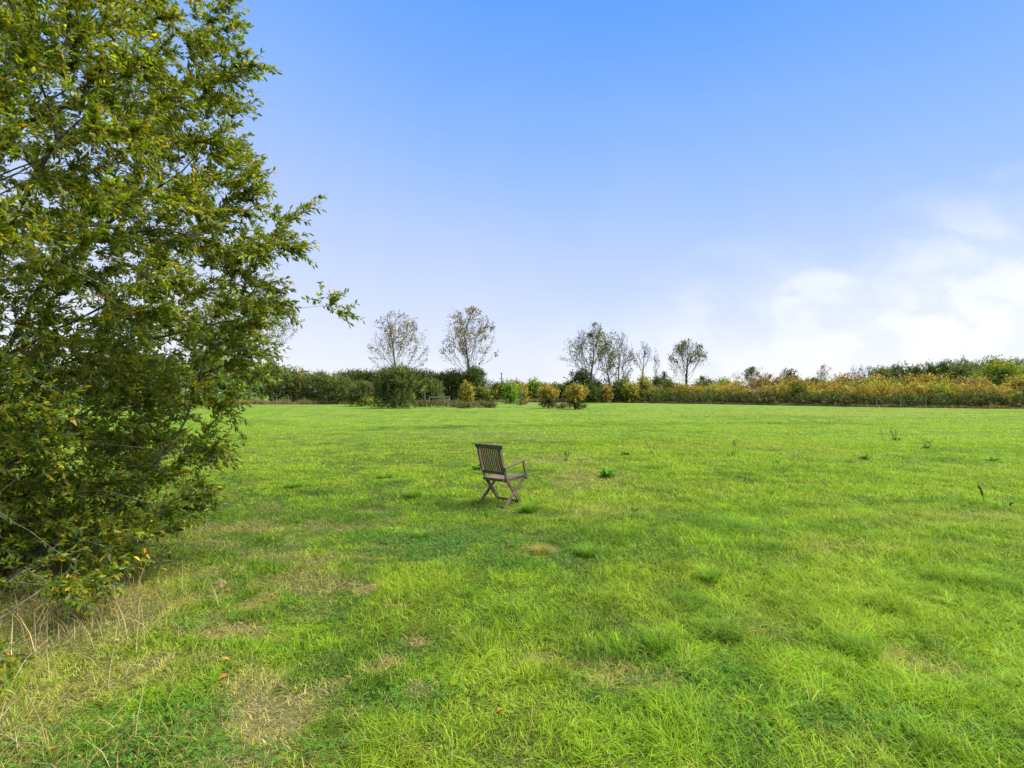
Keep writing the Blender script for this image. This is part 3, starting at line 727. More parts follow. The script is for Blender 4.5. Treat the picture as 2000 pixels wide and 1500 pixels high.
poplar(1256, 670, 17, 90, 'small bare forked tree standing alone above the yellow bush', 160, -.3, seed=8, tr=.15, leafcol='G', ntw=9, clear=.45)
poplar(1283, 680, 9, 100, 'faint leafless sapling between the small forked tree and the round poplar', 60, .1, seed=9, tr=.07, leafcol='G', ntw=9, clear=.4)
poplar(1342, 661, 44, 88, 'round-crowned dark poplar standing alone over the hedge', 1500, .0, seed=10, tr=.27, leafcol='D', clear=.28, kup=1.2, dens_bias=lambda u, t: 1 + .9 * u)
# small bare trees above the right hedge
for q, (px, tpy, hw, Yd, lab, nl) in enumerate([
        (1468, 719, 34, 150, 'greyish brown twiggy thicket tree, leftmost on the skyline over the right hedge', 2600),
        (1532, 722, 17, 150, 'sparse bare tree rising behind the small dark evergreen', 200),
        (1608, 713, 20, 120, 'bare fan-shaped little tree alone above the right hedge', 240),
        (1668, 716, 12, 140, 'thin nearly bare tree at the left end of the distant wood', 120),
        (1692, 712, 14, 140, 'twiggy half-leaved tree beside the dark round oaks', 700)]):
    poplar(px, tpy, hw, Yd, lab, nl, 0, seed=40 + q, tr=.18, leafcol='G', ntw=26, ang=(1.0, .5), clear=.08, kup=1.0, name='bare_tree', leafsize=.35)

# --- far left boundary behind the willow
GL_ = 'trees along the far left boundary'
left = [(-260, 690, 120, 'D', 'far left dark tree beyond the willow, out at the field corner'), (-90, 700, 90, 'L', 'fresh green tree hidden mostly behind the thick lower willow'),
        (60, 690, 90, 'D', 'dark tree behind the left edge of the willow'), (190, 705, 75, 'W', 'grey green tree behind the middle of the willow'),
        (300, 700, 65, 'L', 'light green tree behind the right part of the willow'), (385, 705, 60, 'D', 'dark green tree just past the willow, over the first fence posts'),
        (460, 698, 55, 'L', 'olive green tree over the fence posts with yellow patches'), (530, 712, 50, 'D', 'dark spreading tree under the tall poplar'),
        (575, 722, 38, 'W', 'low grey green tree beside the yellow bush')]
for px, tpy, hw, p_, lab in left:
    shrub('broadleaf_tree', px, 0, tpy, hw, p_, lab, 'tree', 9000, .26, Y=82 + rng.uniform(-2, 4), group=GL_, p2='Y', tm=lambda h, p: np.full(len(h), .16), up=.3)
shrub('autumn_shrub', 590, 787, 730, 16, 'Y', 'bright yellow bush between the dark boundary trees and the sallows', n=2600, size=.18, Y=80)
# --- sallow group in the middle left
SG = 'sallow bushes left of centre'
for px, bp, tpy, hw, Yd, p_, lab, nn, sz in [
    (625, 787, 727, 40, 79, 'W', 'rounded dark sallow bush, leftmost of the sallow group', 8500, .2),
    (662, 787, 735, 36, 76, 'W', 'brownish green sallow bush beside the leftmost sallow', 7000, .2),
    (690, 787, 722, 48, 92, 'D', 'tall dark sallow thicket behind the group, with spiky tops', 9000, .24),
    (745, 787, 722, 40, 90, 'D', 'dark bush at the foot of the thinly leaved poplar', 7000, .24),
    (820, 787, 722, 45, 90, 'D', 'dark green thicket between the two big poplars', 8000, .24),
    (880, 787, 724, 42, 88, 'D', 'dark bushy thicket behind the metal barrier', 8000, .24),
    (922, 787, 716, 42, 86, 'D', 'dark green bush at the foot of the golden poplar', 9000, .22),
    (840, 787, 742, 28, 77, 'W', 'smaller round grey green sallow left of the metal barrier', 6000, .2),
    (705, 793, 745, 28, 64, 'W', 'small pale sallow bush in front, beside the biggest round sallow', 6500, .17),
    (771, 797, 716, 43, 56, 'W', 'biggest round sallow bush, standing forward on the grass', 15000, .17)]:
    shrub('sallow_bush', px, bp, tpy, hw, p_, lab, n=int(nn * 2.8), size=sz * .75, Y=Yd, group=SG, up=.9, k=9, ragged=.15)
shrub('low_shrub', 716, 794, 778, 13, 'Y', 'low yellow-leaved shrub at the foot of the pale sallow', n=1200, size=.13, stem=False)
shrub('autumn_shrub', 911, 794, 749, 13, 'Y', 'narrow yellow and orange shrub right of the metal barrier', n=3600, size=.15, p2='O', tm=lambda h, p: np.full(len(h), .3), up=.9, stem_mat=M_twig)
shrub('green_shrub', 941, 793, 759, 19, 'D', 'rounded green shrub beside the narrow yellow shrub', n=4200, size=.15, p2='Y', tm=lambda h, p: .35 * h)
BM = 'bramble mounds left of centre'
for px, bp, tpy, hw, lab in [(828, 795, 783, 16, 'brown low mound of bramble under the pale sapling'), (862, 795, 781, 22, 'brownish bramble mound in front of the metal barrier'),
                             (893, 795, 784, 16, 'low weedy bramble mound right of the metal barrier'), (908, 797, 788, 14, 'dry brown tuft of bramble under the narrow yellow shrub'),
                             (938, 796, 783, 24, 'green bramble mound at the foot of the rounded green shrub'), (958, 796, 787, 12, 'dark trailing end of the bramble mounds')]:
    shrub('bramble_mound', px, bp, tpy + 2.5, hw, 'B', lab, 'bramble', 2600, .095, group=BM, stem=False, p2='D', tm=lambda h, p: np.full(len(h), .35))
shrub('green_shrub', 997, 788.5, 749, 14, 'L', 'upright fresh green small tree right of the utility pole', n=4200, size=.17, up=.4)
shrub('autumn_shrub', 1019, 788, 750, 13, 'Y', 'yellow small tree behind the bare pale sapling', n=3000, size=.17, Y=84)
shrub('bramble_mound', 1020, 791, 786, 10, 'B', 'tiny brown mound around the bare pale sapling', 'bramble', 700, .13, stem=False)
# the two autumn bushes standing forward on the grass
def flare(px, bp, tpy, hw, p_, p2, lab, n, side=None):
    Yd = CAM_H * F / (bp - HOR); x = (px - 1000) / F * Yd; h = .90 * (CAM_H + (HOR - tpy) / F * Yd); w = hw / F * Yd
    o = empty('autumn_bush', (x, Yd, 0)); tag(o, lab, 'bush')
    lo = [(0, 0, h * .60, w * .75, w * .7, h * .32), (-w * .45, 0, h * .62, w * .5, w * .5, h * .24), (w * .45, 0, h * .60, w * .5, w * .5, h * .26), (0, 0, h * .80, w * .5, w * .5, h * .20),
          (w * .1, -w * .3, h * .42, w * .5, w * .45, h * .22), (-w * .25, .2, h * .80, w * .35, w * .3, h * .16)]
    if side: lo.append((side * w * 1.05, .3, h * .66, w * .38, w * .3, h * .22))
    link('crown', bush_mesh('crown', lo, n, .125, PAL[p_], up=1.3, sprig=14, ragged=.55, palette2=PAL[p2], topmix=lambda hh, p: np.full(len(hh), .4)), M_far, o)
    lo2 = [(0, 0, h * .12, w * .62, w * .6, h * .16), (-w * .2, 0, h * .22, w * .4, w * .4, h * .14), (w * .6, 0, h * .06, w * .5, w * .4, h * .08)]
    link('skirt', bush_mesh('skirt', lo2, n // 3, .12, PAL['D'], palette2=PAL['B'], topmix=lambda hh, p: np.full(len(hh), .5)), M_far, o)
    link('stems', stems_mesh('stems', h * .9, .07, 7, .7), M_bark2, o)
    return o
flare(1071, 797.5, 753, 19, 'O', 'Y', 'orange and rust autumn bush standing alone on the grass', 5200)
flare(1124, 799.5, 751, 19, 'Y', 'O', 'yellow gold autumn bush to the right of the orange bush', 5200, side=1)
shrub('bramble_mound', 1099, 798, 791, 12, 'B', 'straggly brown weeds joining the orange and the yellow bush', 'bramble', 900, .11, stem=False)

# --- far hedge in the gap, behind the utility pole
for px, tpy, hw, p_, lab in [(967, 752, 18, 'D', 'dark far bush left under the utility pole'), (985, 750, 20, 'D', 'dark far bush right behind the utility pole'), (1008, 747, 16, 'B', 'brownish far bush behind the fresh green small tree'),
                             (1045, 744, 15, 'L', 'rounded pale green far tree, highest in the gap'), (1032, 755, 18, 'D', 'dark far bush behind the bare pale sapling'), (1062, 755, 20, 'D', 'dark far bush behind the orange bush'),
                             (1090, 752, 18, 'D', 'dark far bush between the orange and the yellow bush'), (1110, 750, 16, 'D', 'dark far bush behind the yellow gold bush')]:
    shrub('far_bush', px, 785, tpy, hw, p_, lab, 'bush', 3800, .28, Y=104 + rng.uniform(-4, 4), group='far bushes in the gap', stem=False, p2='Y', tm=lambda h, p: np.full(len(h), .25))
# --- bushes around the middle poplar clump
MG = 'bushes under the middle poplars'
for px, tpy, hw, Yd, p_, lab, nn in [
    (1135, 722, 30, 91, 'D', 'dark ivy covered mound at the foot of the widest poplar', 8500), (1165, 745, 24, 90, 'D', 'dark bush right of the ivy mound', 4500),
    (1150, 752, 20, 84, 'D', 'dark bush directly behind the yellow gold bush', 4000), (1183, 757, 7, 84, 'O', 'small orange bush below the twiggy poplar', 2200),
    (1205, 745, 20, 88, 'W', 'upright grey green sallow below the twiggy poplar', 4500), (1222, 738, 9, 90, 'L', 'narrow bright green bush by the thin upright poplar', 1800),
    (1235, 750, 16, 86, 'Y', 'olive yellow bush left of the bright yellow bush', 3000), (1258, 737, 15, 88, 'Y', 'bright yellow bush below the small forked tree', 4200),
    (1283, 735, 15, 96, 'D', 'dark green bush right of the bright yellow bush', 3500), (1308, 741, 9, 88, 'Y', 'small upright yellow bush by the dark conifer', 1800),
    (1372, 736, 16, 96, 'D', 'dark leafy bush right of the round poplar', 3200), (1415, 739, 15, 96, 'L', 'bright green rounded bush farther along the skyline', 3000)]:
    shrub('boundary_bush', px, 786, tpy, hw, p_, lab, 'bush', nn, .22, Y=Yd, group=MG, stem=False, up=.6)

# dark conifer and small evergreen
def conifer(px, tpy, hw, Yd, lab, tiers=9, name='conifer_tree', n=2600):
    x = (px - 1000) / F * Yd; h = CAM_H + (HOR - tpy) / F * Yd; w = hw / F * Yd
    o = empty(name, (x, Yd, 0)); tag(o, lab, 'tree')
    lo = []
    for i in range(tiers):
        t = i / tiers; z = h * (.25 + .72 * t); r_ = w * (1 - t) ** .8 + .12
        for j in range(4):
            a = rng.random() * 6.28; lo.append((math.cos(a) * r_ * .6, math.sin(a) * r_ * .6, z - .1 * r_, r_ * .5, r_ * .5, h * .04))
    link('crown', bush_mesh('crown', lo, n, .2, [(.02, .035, .02), (.03, .05, .03), (.04, .06, .035), (.015, .025, .014)], up=-.1), M_far, o)
    sk = Skel((0, 0, -.1)); sk.line([(0, 0, h * .96)], 0, h * .1); link('trunk', sk.mesh('trunk', .15, 6, .5, .04), M_bark2, o)
conifer(1297, 724, 10, 100, 'dark layered conifer on the skyline left of the round poplar')
shrub('evergreen_tree', 1546, 0, 728, 14, 'D', 'small dark round evergreen poking above the right hedge', 'tree', 2600, .28, Y=88, k=5)

# --- the long hedge on the right: bramble bank in front, autumn bushes behind
HL = [(1160, 786.0), (1280, 787.5), (1400, 789.5), (1500, 791.5), (1600, 793.3), (1700, 795), (1800, 796.6), (1900, 797.8), (2000, 798.8), (2150, 801), (2400, 806)]
HP = np.array([gpt(a, b_)[:2] for a, b_ in HL])
seg = np.linalg.norm(np.diff(HP, axis=0), axis=1); cum = np.concatenate([[0], np.cumsum(seg)]); TOT = cum[-1]
def hpt(s_, back=0.0):
    x = np.interp(s_, cum, HP[:, 0]); y = np.interp(s_, cum, HP[:, 1])
    d = norm(np.array([np.interp(s_ + 1, cum, HP[:, 0]) - np.interp(s_ - 1, cum, HP[:, 0]), np.interp(s_ + 1, cum, HP[:, 1]) - np.interp(s_ - 1, cum, HP[:, 1])]))
    nrm = np.array([-d[1], d[0]]); nrm = nrm if nrm[0] > 0 or nrm[1] > 0 else -nrm
    return np.array([x + nrm[0] * back, y + nrm[1] * back])
lobes = []
s_ = 0
while s_ < TOT:
    p = hpt(s_, 1.3 + rng.normal(0, .15)); hgt = 1.10 + .60 * vnoise(np.array([s_ / 4.0]), np.array([.5]), 3)[0]
    gap = 45.5 < s_ - 0 < 45.4
    lobes.append((p[0], p[1], hgt * .52, 1.25, 1.1, hgt * .50)); lobes.append((p[0] + rng.normal(0, .5), p[1] + rng.normal(0, .3), hgt * .3, 1.2, 1.2, hgt * .34))
    s_ += .95
hm_ = bush_mesh('bramble_hedge', lobes, 60000, .155, [(.065, .100, .024), (.095, .135, .030), (.135, .160, .036), (.045, .060, .018)], up=.5, ragged=.3, palette2=PAL['B'],
                topmix=lambda h, p: np.clip(.75 - h * 1.1, .10, 1), clumpvar=.3)
tag(link('bramble_hedge', hm_, M_far), 'long dark green bramble bank along the right side of the field', 'hedge')
# dry stalks along its foot
n = 16000; ss = rng.random(n) * TOT; off = rng.normal(-.1, .25, n)
px_ = np.interp(ss, cum, HP[:, 0]) + off * .3; py_ = np.interp(ss, cum, HP[:, 1]) + off
n_l = 9000; xl = rng.uniform(-62, -24, n_l); yl_ = 75.2 + rng.normal(0, .45, n_l)
n_m = 2500; xm = rng.uniform(-4, 14, n_m); ym = 91 + rng.normal(0, .5, n_m)
xx = np.concatenate([px_, xl, xm]); yy = np.concatenate([py_, yl_, ym]); n = len(xx)
H = np.concatenate([.14 + .22 * rng.random(len(px_)), .25 + .5 * rng.random(n_l), .4 + .4 * rng.random(n_m)]) * (.35 + 1.3 * fbm(xx / 1.6, yy / 1.6, 411, 2))
col = pal([(.30, .16, .08), (.24, .18, .07), (.36, .24, .12), (.14, .18, .04)], (.3, .25, .2, .25), n, .2)
V, Fc, Cc = merge([blades(np.stack([xx, yy, np.zeros(n)], 1), H, np.full(n, .06), rng.random(n) * 6.28, np.abs(rng.normal(.3, .25, n)), col, None, 2)])
tag(link('dry_undergrowth', mesh_np('dry_undergrowth', V, Fc, Cc), M_grass), 'reddish brown dead weeds along the foot of the far hedges', 'undergrowth', kind='stuff')

HEDGE = 'autumn bushes in the long right hedge'
protos = {}
kinds = {'Y': ('yellow green bush in the long autumn hedge on the right', 'L'), 'O': ('orange tinted bush in the long autumn hedge on the right', 'Y'),
         'R': ('russet brown bush in the long autumn hedge on the right', 'O'), 'D': ('olive green bush in the long autumn hedge on the right', 'Y')}
for kd, (lab, p2) in kinds.items():
    for v_ in range(2):
        lo = auto_lobes(2.2, 3.2, 9)
        protos[(kd, v_)] = bush_mesh('hedge_bush', lo, 5200, .19, PAL[kd], palette2=PAL[p2], topmix=lambda h, p: np.full(len(h), .3), up=.5, clumpvar=.26)
def hbush(x, y, sc, zs, kd):
    v_ = int(rng.integers(2)); o = link('hedge_bush', protos[(kd, v_)], M_far, None, (x, y, 0))
    o.scale = (sc, sc, zs); o.rotation_euler = (0, 0, rng.random() * 6.28)
    tag(o, kinds[kd][0], 'bush', HEDGE)
s_ = 3.0
while s_ < TOT:
    p = hpt(s_, 3.6 + rng.normal(0, .5)); kd = rng.choice(['Y', 'O', 'D', 'R'], p=[.50, .25, .13, .12])
    hbush(p[0], p[1], .70 + .35 * rng.random(), .62 + .30 * rng.random(), kd); s_ += 2.3 + rng.random() * .6
s_ = 8.0
while s_ < TOT:
    p = hpt(s_, 7.0 + rng.normal(0, .6)); kd = rng.choice(['Y', 'O', 'D', 'R'], p=[.30, .24, .18, .28])
    hbush(p[0], p[1], .85 + .35 * rng.random(), .82 + .26 * rng.random(), kd); s_ += 2.9 + rng.random() * .8
s_ = 14.0
while s_ < TOT:
    p = hpt(s_, 12.0 + rng.normal(0, 1)); kd = rng.choice(['D', 'R', 'O'], p=[.45, .4, .15])
    hbush(p[0], p[1], 1.1 + .3 * rng.random(), 1.06 + .14 * rng.random(), kd); s_ += 3.6 + rng.random()

# taller things rising out of the right hedge
shrub('ash_tree', 1958, 0, 707, 36, 'L', 'bright yellow green ash-like tree rising above the right end of the hedge', 'tree', 9000, .24, Y=68, p2='Y', tm=lambda h, p: np.full(len(h), .55), up=.2, ragged=.5, k=10)
shrub('ash_tree', 1905, 0, 742, 26, 'Y', 'lower yellow bush leaning left of the ash-like tree', 'bush', 5000, .2, Y=63, p2='O', tm=lambda h, p: np.full(len(h), .25))
shrub('sallow_bush', 1995, 0, 758, 22, 'W', 'grey green rounded sallow at the right edge of the photo', 'shrub', 3800, .18, Y=58)
# distant wood on the rise
DW = 'trees of the distant wood on the right'
for px, tpy, hw, Yd, p_, lab, nn in [
    (1722, 715, 22, 140, 'W', 'thin olive tree at the left of the distant wood', 3000), (1755, 711, 26, 145, 'D', 'rounded dark oak, left of the pair in the distant wood', 5500),
    (1786, 712, 18, 147, 'D', 'rounded dark oak, right of the pair in the distant wood', 4500), (1799, 719, 8, 160, 'D', 'little dark tree in the gap of the distant wood', 1500), 
    (1819, 709, 19, 150, 'D', 'dark tree starting the long rise of the distant wood', 4500),
    (1852, 703, 24, 152, 'D', 'tall dark tree in the rise of the distant wood', 5500), (1882, 712, 28, 140, 'W', 'grey green willow-like tree in front of the distant wood', 5500),
    (1880, 699, 26, 165, 'D', 'dark tree behind the grey green willow-like tree', 5000), (1915, 699, 28, 155, 'W', 'pale olive tree near the top of the distant wood', 5500),
    (1945, 695, 26, 165, 'D', 'highest dark crown of the distant wood behind the ash-like tree', 5500), (1985, 697, 30, 158, 'D', 'dark crown of the distant wood at the right edge', 5500),
    (2015, 712, 30, 140, 'W', 'grey green tree of the distant wood running out of the frame', 5000), (2070, 698, 45, 160, 'D', 'large dark tree of the distant wood past the frame edge', 5500)]:
    shrub('wood_tree', px, 0, tpy, hw, p_, lab, 'tree', int(nn * 1.5), .34, Y=Yd, group=DW, up=.1, k=9, cv=.22, ragged=.10)

# ------------------------------------------------------------------ simple solid builders
def box_between(a, b, w, d, sidev=None, bev=0.0):
    """bar from a to b, width w along sidev, thickness d"""
    a = np.array(a, float); b = np.array(b, float); ax = norm(b - a)
    s1 = np.array(sidev if sidev is not None else (1, 0, 0), float); s1 = norm(s1 - ax * (s1 @ ax)); s2 = np.cross(ax, s1)
    V = []; 
    prof = [(-1, -1), (1, -1), (1, 1), (-1, 1)]
    if bev:
        f1 = 1 - 2 * bev / w; f2 = 1 - 2 * bev / d
        prof = [(-f1, -1), (f1, -1), (1, -f2), (1, f2), (f1, 1), (-f1, 1), (-1, f2), (-1, -f2)]
    for p in (a, b):
        for u_, v_ in prof: V.append(p + s1 * u_ * w / 2 + s2 * v_ * d / 2)
    k = len(prof)
    Fs = [tuple(range(k))[::-1], tuple(range(k, 2 * k))] + [(i, (i + 1) % k, k + (i + 1) % k, k + i) for i in range(k)]
    return V, Fs
def solid(name, pieces, mat, parent=None, smooth=False):
    V = []; Fs = []
    for v_, f_ in pieces:
        o = len(V); V += [tuple(float(c) for c in q) for q in v_]; Fs += [tuple(i + o for i in ff) for ff in f_]
    me = bpy.data.meshes.new(name); me.from_pydata(V, [], Fs); me.update()
    if smooth:
        for p in me.polygons: p.use_smooth = True
    return link(name, me, mat, parent)
def cyl(a, b, r0, r1, k=10):
    a = np.array(a, float); b = np.array(b, float); ax = norm(b - a); ref = np.array([0, 0, 1.0]) if abs(ax[2]) < .9 else np.array([1.0, 0, 0])
    s1 = norm(np.cross(ax, ref)); s2 = np.cross(ax, s1); V = []
    for p, r in ((a, r0), (b, r1)):
        for i in range(k): V.append(p + (s1 * math.cos(i / k * 6.2832) + s2 * math.sin(i / k * 6.2832)) * r)
    return V, [tuple(range(k))[::-1], tuple(range(k, 2 * k))] + [(i, (i + 1) % k, k + (i + 1) % k, k + i) for i in range(k)]

def plain(name, c, rough=.6, metal=0., c2=None, scale=8.):
    m, t = new_mat(name); bs = nd(t, 'ShaderNodeBsdfPrincipled'); bs.inputs['Roughness'].default_value = rough; bs.inputs['Metallic'].default_value = metal
    tcn = nd(t, 'ShaderNodeTexCoord'); n = nd(t, 'ShaderNodeTexNoise'); n.inputs['Scale'].default_value = scale; n.inputs['Detail'].default_value = 4
    t.links.new(tcn.outputs['Object'], n.inputs['Vector']); r = nd(t, 'ShaderNodeValToRGB'); t.links.new(n.outputs['Fac'], r.inputs[0])
    r.color_ramp.elements[0].position = .35; r.color_ramp.elements[1].position = .65
    r.color_ramp.elements[0].color = (*c, 1); r.color_ramp.elements[1].color = (*(c2 or c), 1)
    t.links.new(r.outputs[0], bs.inputs['Base Color']); o = nd(t, 'ShaderNodeOutputMaterial'); t.links.new(bs.outputs[0], o.inputs[0]); return m
M_post = plain('weathered_post', (.15, .12, .09), .9, 0, (.24, .20, .15))
M_steel = plain('galvanised_steel', (.17, .19, .20), .6, .1, (.26, .28, .29))
M_pole = plain('pole_wood', (.09, .08, .07), .9, 0, (.14, .125, .11))
M_wire = plain('wire', (.2, .2, .19), .6, .5)

# ------------------------------------------------------------------ folding garden armchair
def wood_mat():
    m, t = new_mat('weathered_teak')
    tcn = nd(t, 'ShaderNodeTexCoord')
    n = nd(t, 'ShaderNodeTexNoise'); n.inputs['Scale'].default_value = 22; n.inputs['Detail'].default_value = 6; n.inputs['Roughness'].default_value = .7
    mp = nd(t, 'ShaderNodeMapping'); mp.inputs['Scale'].default_value = (2.5, 1.2, .5)
    t.links.new(tcn.outputs['Object'], mp.inputs[0]); t.links.new(mp.outputs[0], n.inputs['Vector'])
    r = nd(t, 'ShaderNodeValToRGB'); t.links.new(n.outputs['Fac'], r.inputs[0]); els = r.color_ramp.elements
    els[0].position = .30; els[0].color = (.058, .040, .021, 1); els[1].position = .72; els[1].color = (.225, .170, .100, 1)
    e_ = els.new(.5); e_.color = (.120, .086, .046, 1)
    n2_ = nd(t, 'ShaderNodeTexNoise'); n2_.inputs['Scale'].default_value = 4.5; n2_.inputs['Detail'].default_value = 4
    t.links.new(tcn.outputs['Object'], n2_.inputs['Vector'])
    mr_ = nd(t, 'ShaderNodeMapRange'); t.links.new(n2_.outputs['Fac'], mr_.inputs[0]); mr_.inputs[1].default_value = .5; mr_.inputs[2].default_value = .68; mr_.inputs[4].default_value = .45
    mx = nd(t, 'ShaderNodeMix', data_type='RGBA'); t.links.new(mr_.outputs[0], mx.inputs[0]); t.links.new(r.outputs[0], mx.inputs[6]); mx.inputs[7].default_value = (.085, .095, .03, 1)
    bs = nd(t, 'ShaderNodeBsdfPrincipled'); bs.inputs['Roughness'].default_value = .8; t.links.new(mx.outputs[2], bs.inputs['Base Color'])
    bu = nd(t, 'ShaderNodeBump'); bu.inputs['Strength'].default_value = .35; bu.inputs['Distance'].default_value = .003
    t.links.new(n.outputs['Fac'], bu.inputs['Height']); t.links.new(bu.outputs[0], bs.inputs['Normal'])
    o = nd(t, 'ShaderNodeOutputMaterial'); t.links.new(bs.outputs[0], o.inputs[0]); return m
def curve_bar(pts, w, d, side):
    """swept bar through points, rectangular with softened edges"""
    pts = [np.array(p, float) for p in pts]; sv = np.array(side, float); V = []; bev = .003
    f1 = 1 - 2 * bev / w; f2 = 1 - 2 * bev / d
    prof = [(-f1, -1), (f1, -1), (1, -f2), (1, f2), (f1, 1), (-f1, 1), (-1, f2), (-1, -f2)]; k = 8
    for i, p in enumerate(pts):
        ax = norm(pts[min(i + 1, len(pts) - 1)] - pts[max(i - 1, 0)]); s1 = norm(sv - ax * (sv @ ax)); s2 = np.cross(ax, s1)
        for u_, v_ in prof: V.append(p + s1 * u_ * w / 2 + s2 * v_ * d / 2)
    m_ = len(pts); Fs = [tuple(range(k))[::-1], tuple(range((m_ - 1) * k, m_ * k))]
    for j in range(m_ - 1): Fs += [(j * k + i, j * k + (i + 1) % k, (j + 1) * k + (i + 1) % k, (j + 1) * k + i) for i in range(k)]
    return V, Fs
def chair():
    W_ = wood_mat()
    cx, cy = -0.171, 7.76; z0 = float(gh(np.array([cx]), np.array([cy]))[0])
    t = empty('garden_chair', (cx, cy, z0 - .008), math.atan2(-.64, .77))   # local y = the way the chair faces
    tag(t, 'weathered wooden folding armchair with slatted back standing alone in the grass', 'chair')
    lx = .215                      # back posts
    bx_ = .250                     # crossing front legs, outside the posts
    def ypost(z):                  # leaning back post, bent below the seat
        return float(np.interp(z, [0, .41, .58, .90], [.215, -.118, -.185, -.275]))
    zs_ = [0.0, .12, .25, .36, .41, .46, .52, .58, .70, .80, .885]
    for s in (-1, 1):
        solid('rear_post', [curve_bar([(s * lx, ypost(z) + (.010 if z in (.41, .46) else 0), z) for z in zs_], .026, .050, (1, 0, 0))], W_, t)
        solid('front_leg', [curve_bar([(s * bx_, -.215, 0), (s * bx_, .02, .20), (s * bx_, .262, .405)], .024, .048, (1, 0, 0))], W_, t)
    # backrest: top rail with rounded ends, lower rail, slats
    za, zb = .860, .925; yt = ypost(.88)
    top = []; 
    v_, f_ = curve_bar([(-.262, yt + .004, .892), (-.256, yt, .892), (0, yt - .008, .892), (.256, yt, .892), (.262, yt + .004, .892)], .032, .062, (0, 1, .1))
    bp = [(v_, f_)]
    solid('top_rail', bp, W_, t)
    solid('lower_rail', [box_between((-lx + .014, ypost(.50) + .004, .495), (lx - .014, ypost(.50) + .004, .495), .050, .022, (0, .28, -1), .003)], W_, t)
    for i in range(10):
        x = -lx + .0225 + .026 + (2 * lx - .097) * i / 9
        solid('back_slat', [curve_bar([(x, ypost(z) + .002 - .006 * math.sin((z - .5) / .38 * 3.14), z) for z in (.515, .6, .7, .8, .865)], .026, .012, (1, 0, 0))], W_, t)
    # seat: side rails, front and rear rail and slats running front to back
    zf, zr = .418, .400
    for s in (-1, 1): solid('seat_rail', [box_between((s * .188, -.125, zr - .024), (s * .188, .262, zf - .024), .022, .036, (1, 0, 0), .003)], W_, t)
    seat = empty('seat', (0, 0, 0)); seat.parent = t
    for i in range(9):
        x = -.185 + .37 * i / 8
        solid('seat_slat', [curve_bar([(x, -.165, zr + .004), (x, 0, zr - .002), (x, .12, zr + .004), (x, .275, zf)], .033, .014, (1, 0, 0))], W_, seat)
    solid('seat_edge', [box_between((-.205, -.170, zr - .012), (.205, -.170, zr - .012), .012, .034, (0, 1, 0), .002), box_between((-.222, .283, zf - .010), (.222, .283, zf - .010), .014, .036, (0, 1, 0), .002)], W_, seat)
    for s in (-1, 1):
        xa = s * .262
        solid('armrest', [curve_bar([(xa - s * .014, -.205, .580), (xa, -.12, .600), (xa + s * .006, .06, .634), (xa + s * .004, .20, .655), (xa, .285, .662)], .050, .022, (1, 0, 0))], W_, t)
        solid('arm_support', [box_between((s * .277, .205, .640), (s * .277, .292, .372), .022, .040, (1, 0, 0), .003)], W_, t)
        solid('hinge_bolt', [cyl((s * .225, .012, .198), (s * .268, .012, .198), .008, .008)], M_steel, t)
    solid('foot_bar', [box_between((-.238, -.205, .016), (.238, -.205, .016), .026, .032, (0, 1, 0), .003)], W_, t)
    solid('foot_bar', [box_between((-.202, .185, .040), (.202, .185, .040), .022, .034, (0, 1, 0), .003)], W_, t)
chair()

# ------------------------------------------------------------------ utility pole, barrier, fences, sapling
def pole():
    Yd = 150.; x = (979.5 - 1000) / F * Yd; zt = CAM_H + (HOR - 728.5) / F * Yd
    o = empty('utility_pole', (x, Yd, 0)); tag(o, 'slim wooden utility pole with two crossarms above the far bushes', 'utility pole')
    solid('pole', [cyl((0, 0, -.2), (0, 0, zt), .19, .13)], M_pole, o)
    solid('crossarm', [box_between((-.45, -.14, zt - .12), (.45, -.14, zt - .12), .12, .12, (0, 0, 1))], M_pole, o)
    z2 = zt - 1.75
    solid('crossarm', [box_between((-.62, -.16, z2), (.62, -.16, z2), .12, .14, (0, 0, 1))], M_pole, o)
    for dx in (-.55, .55): solid('insulator', [cyl((dx, -.16, z2 + .06), (dx, -.16, z2 + .32), .07, .05, 8)], M_steel, o)
    for dx in (-.38, .38): solid('insulator', [cyl((dx, -.14, zt - .06), (dx, -.14, zt + .08), .05, .04, 8)], M_steel, o)
    solid('bracket', [box_between((-.22, -.2, z2 - .25), (.22, -.2, z2 - .25), .2, .2, (0, 0, 1))], M_pole, o)
pole()
def barrier():
    Yd = 69.; xa = (838.5 - 1000) / F * Yd; xb = (878 - 1000) / F * Yd; z = CAM_H + (HOR - 775.3) / F * Yd
    o = empty('metal_barrier', ((xa + xb) / 2, Yd, 0)); tag(o, 'grey tubular metal goal-like barrier frame half sunk in the brambles', 'barrier')
    h = (xb - xa) / 2
    solid('post', [cyl((-h, 0, -.1), (-h, 0, z + .03), .05, .05)], M_steel, o)
    solid('post', [cyl((h, 0, -.1), (h, 0, z + .12), .06, .06)], M_steel, o)
    solid('rail', [cyl((-h + .04, 0, z - .02), (h - .05, 0, z - .02), .045, .045)], M_steel, o)
    solid('brace', [cyl((-h, .05, z - .1), (-h, 1.3, .0), .03, .03)], M_steel, o); solid('brace', [cyl((h, .05, z - .1), (h, 1.3, .0), .03, .03)], M_steel, o)
barrier()
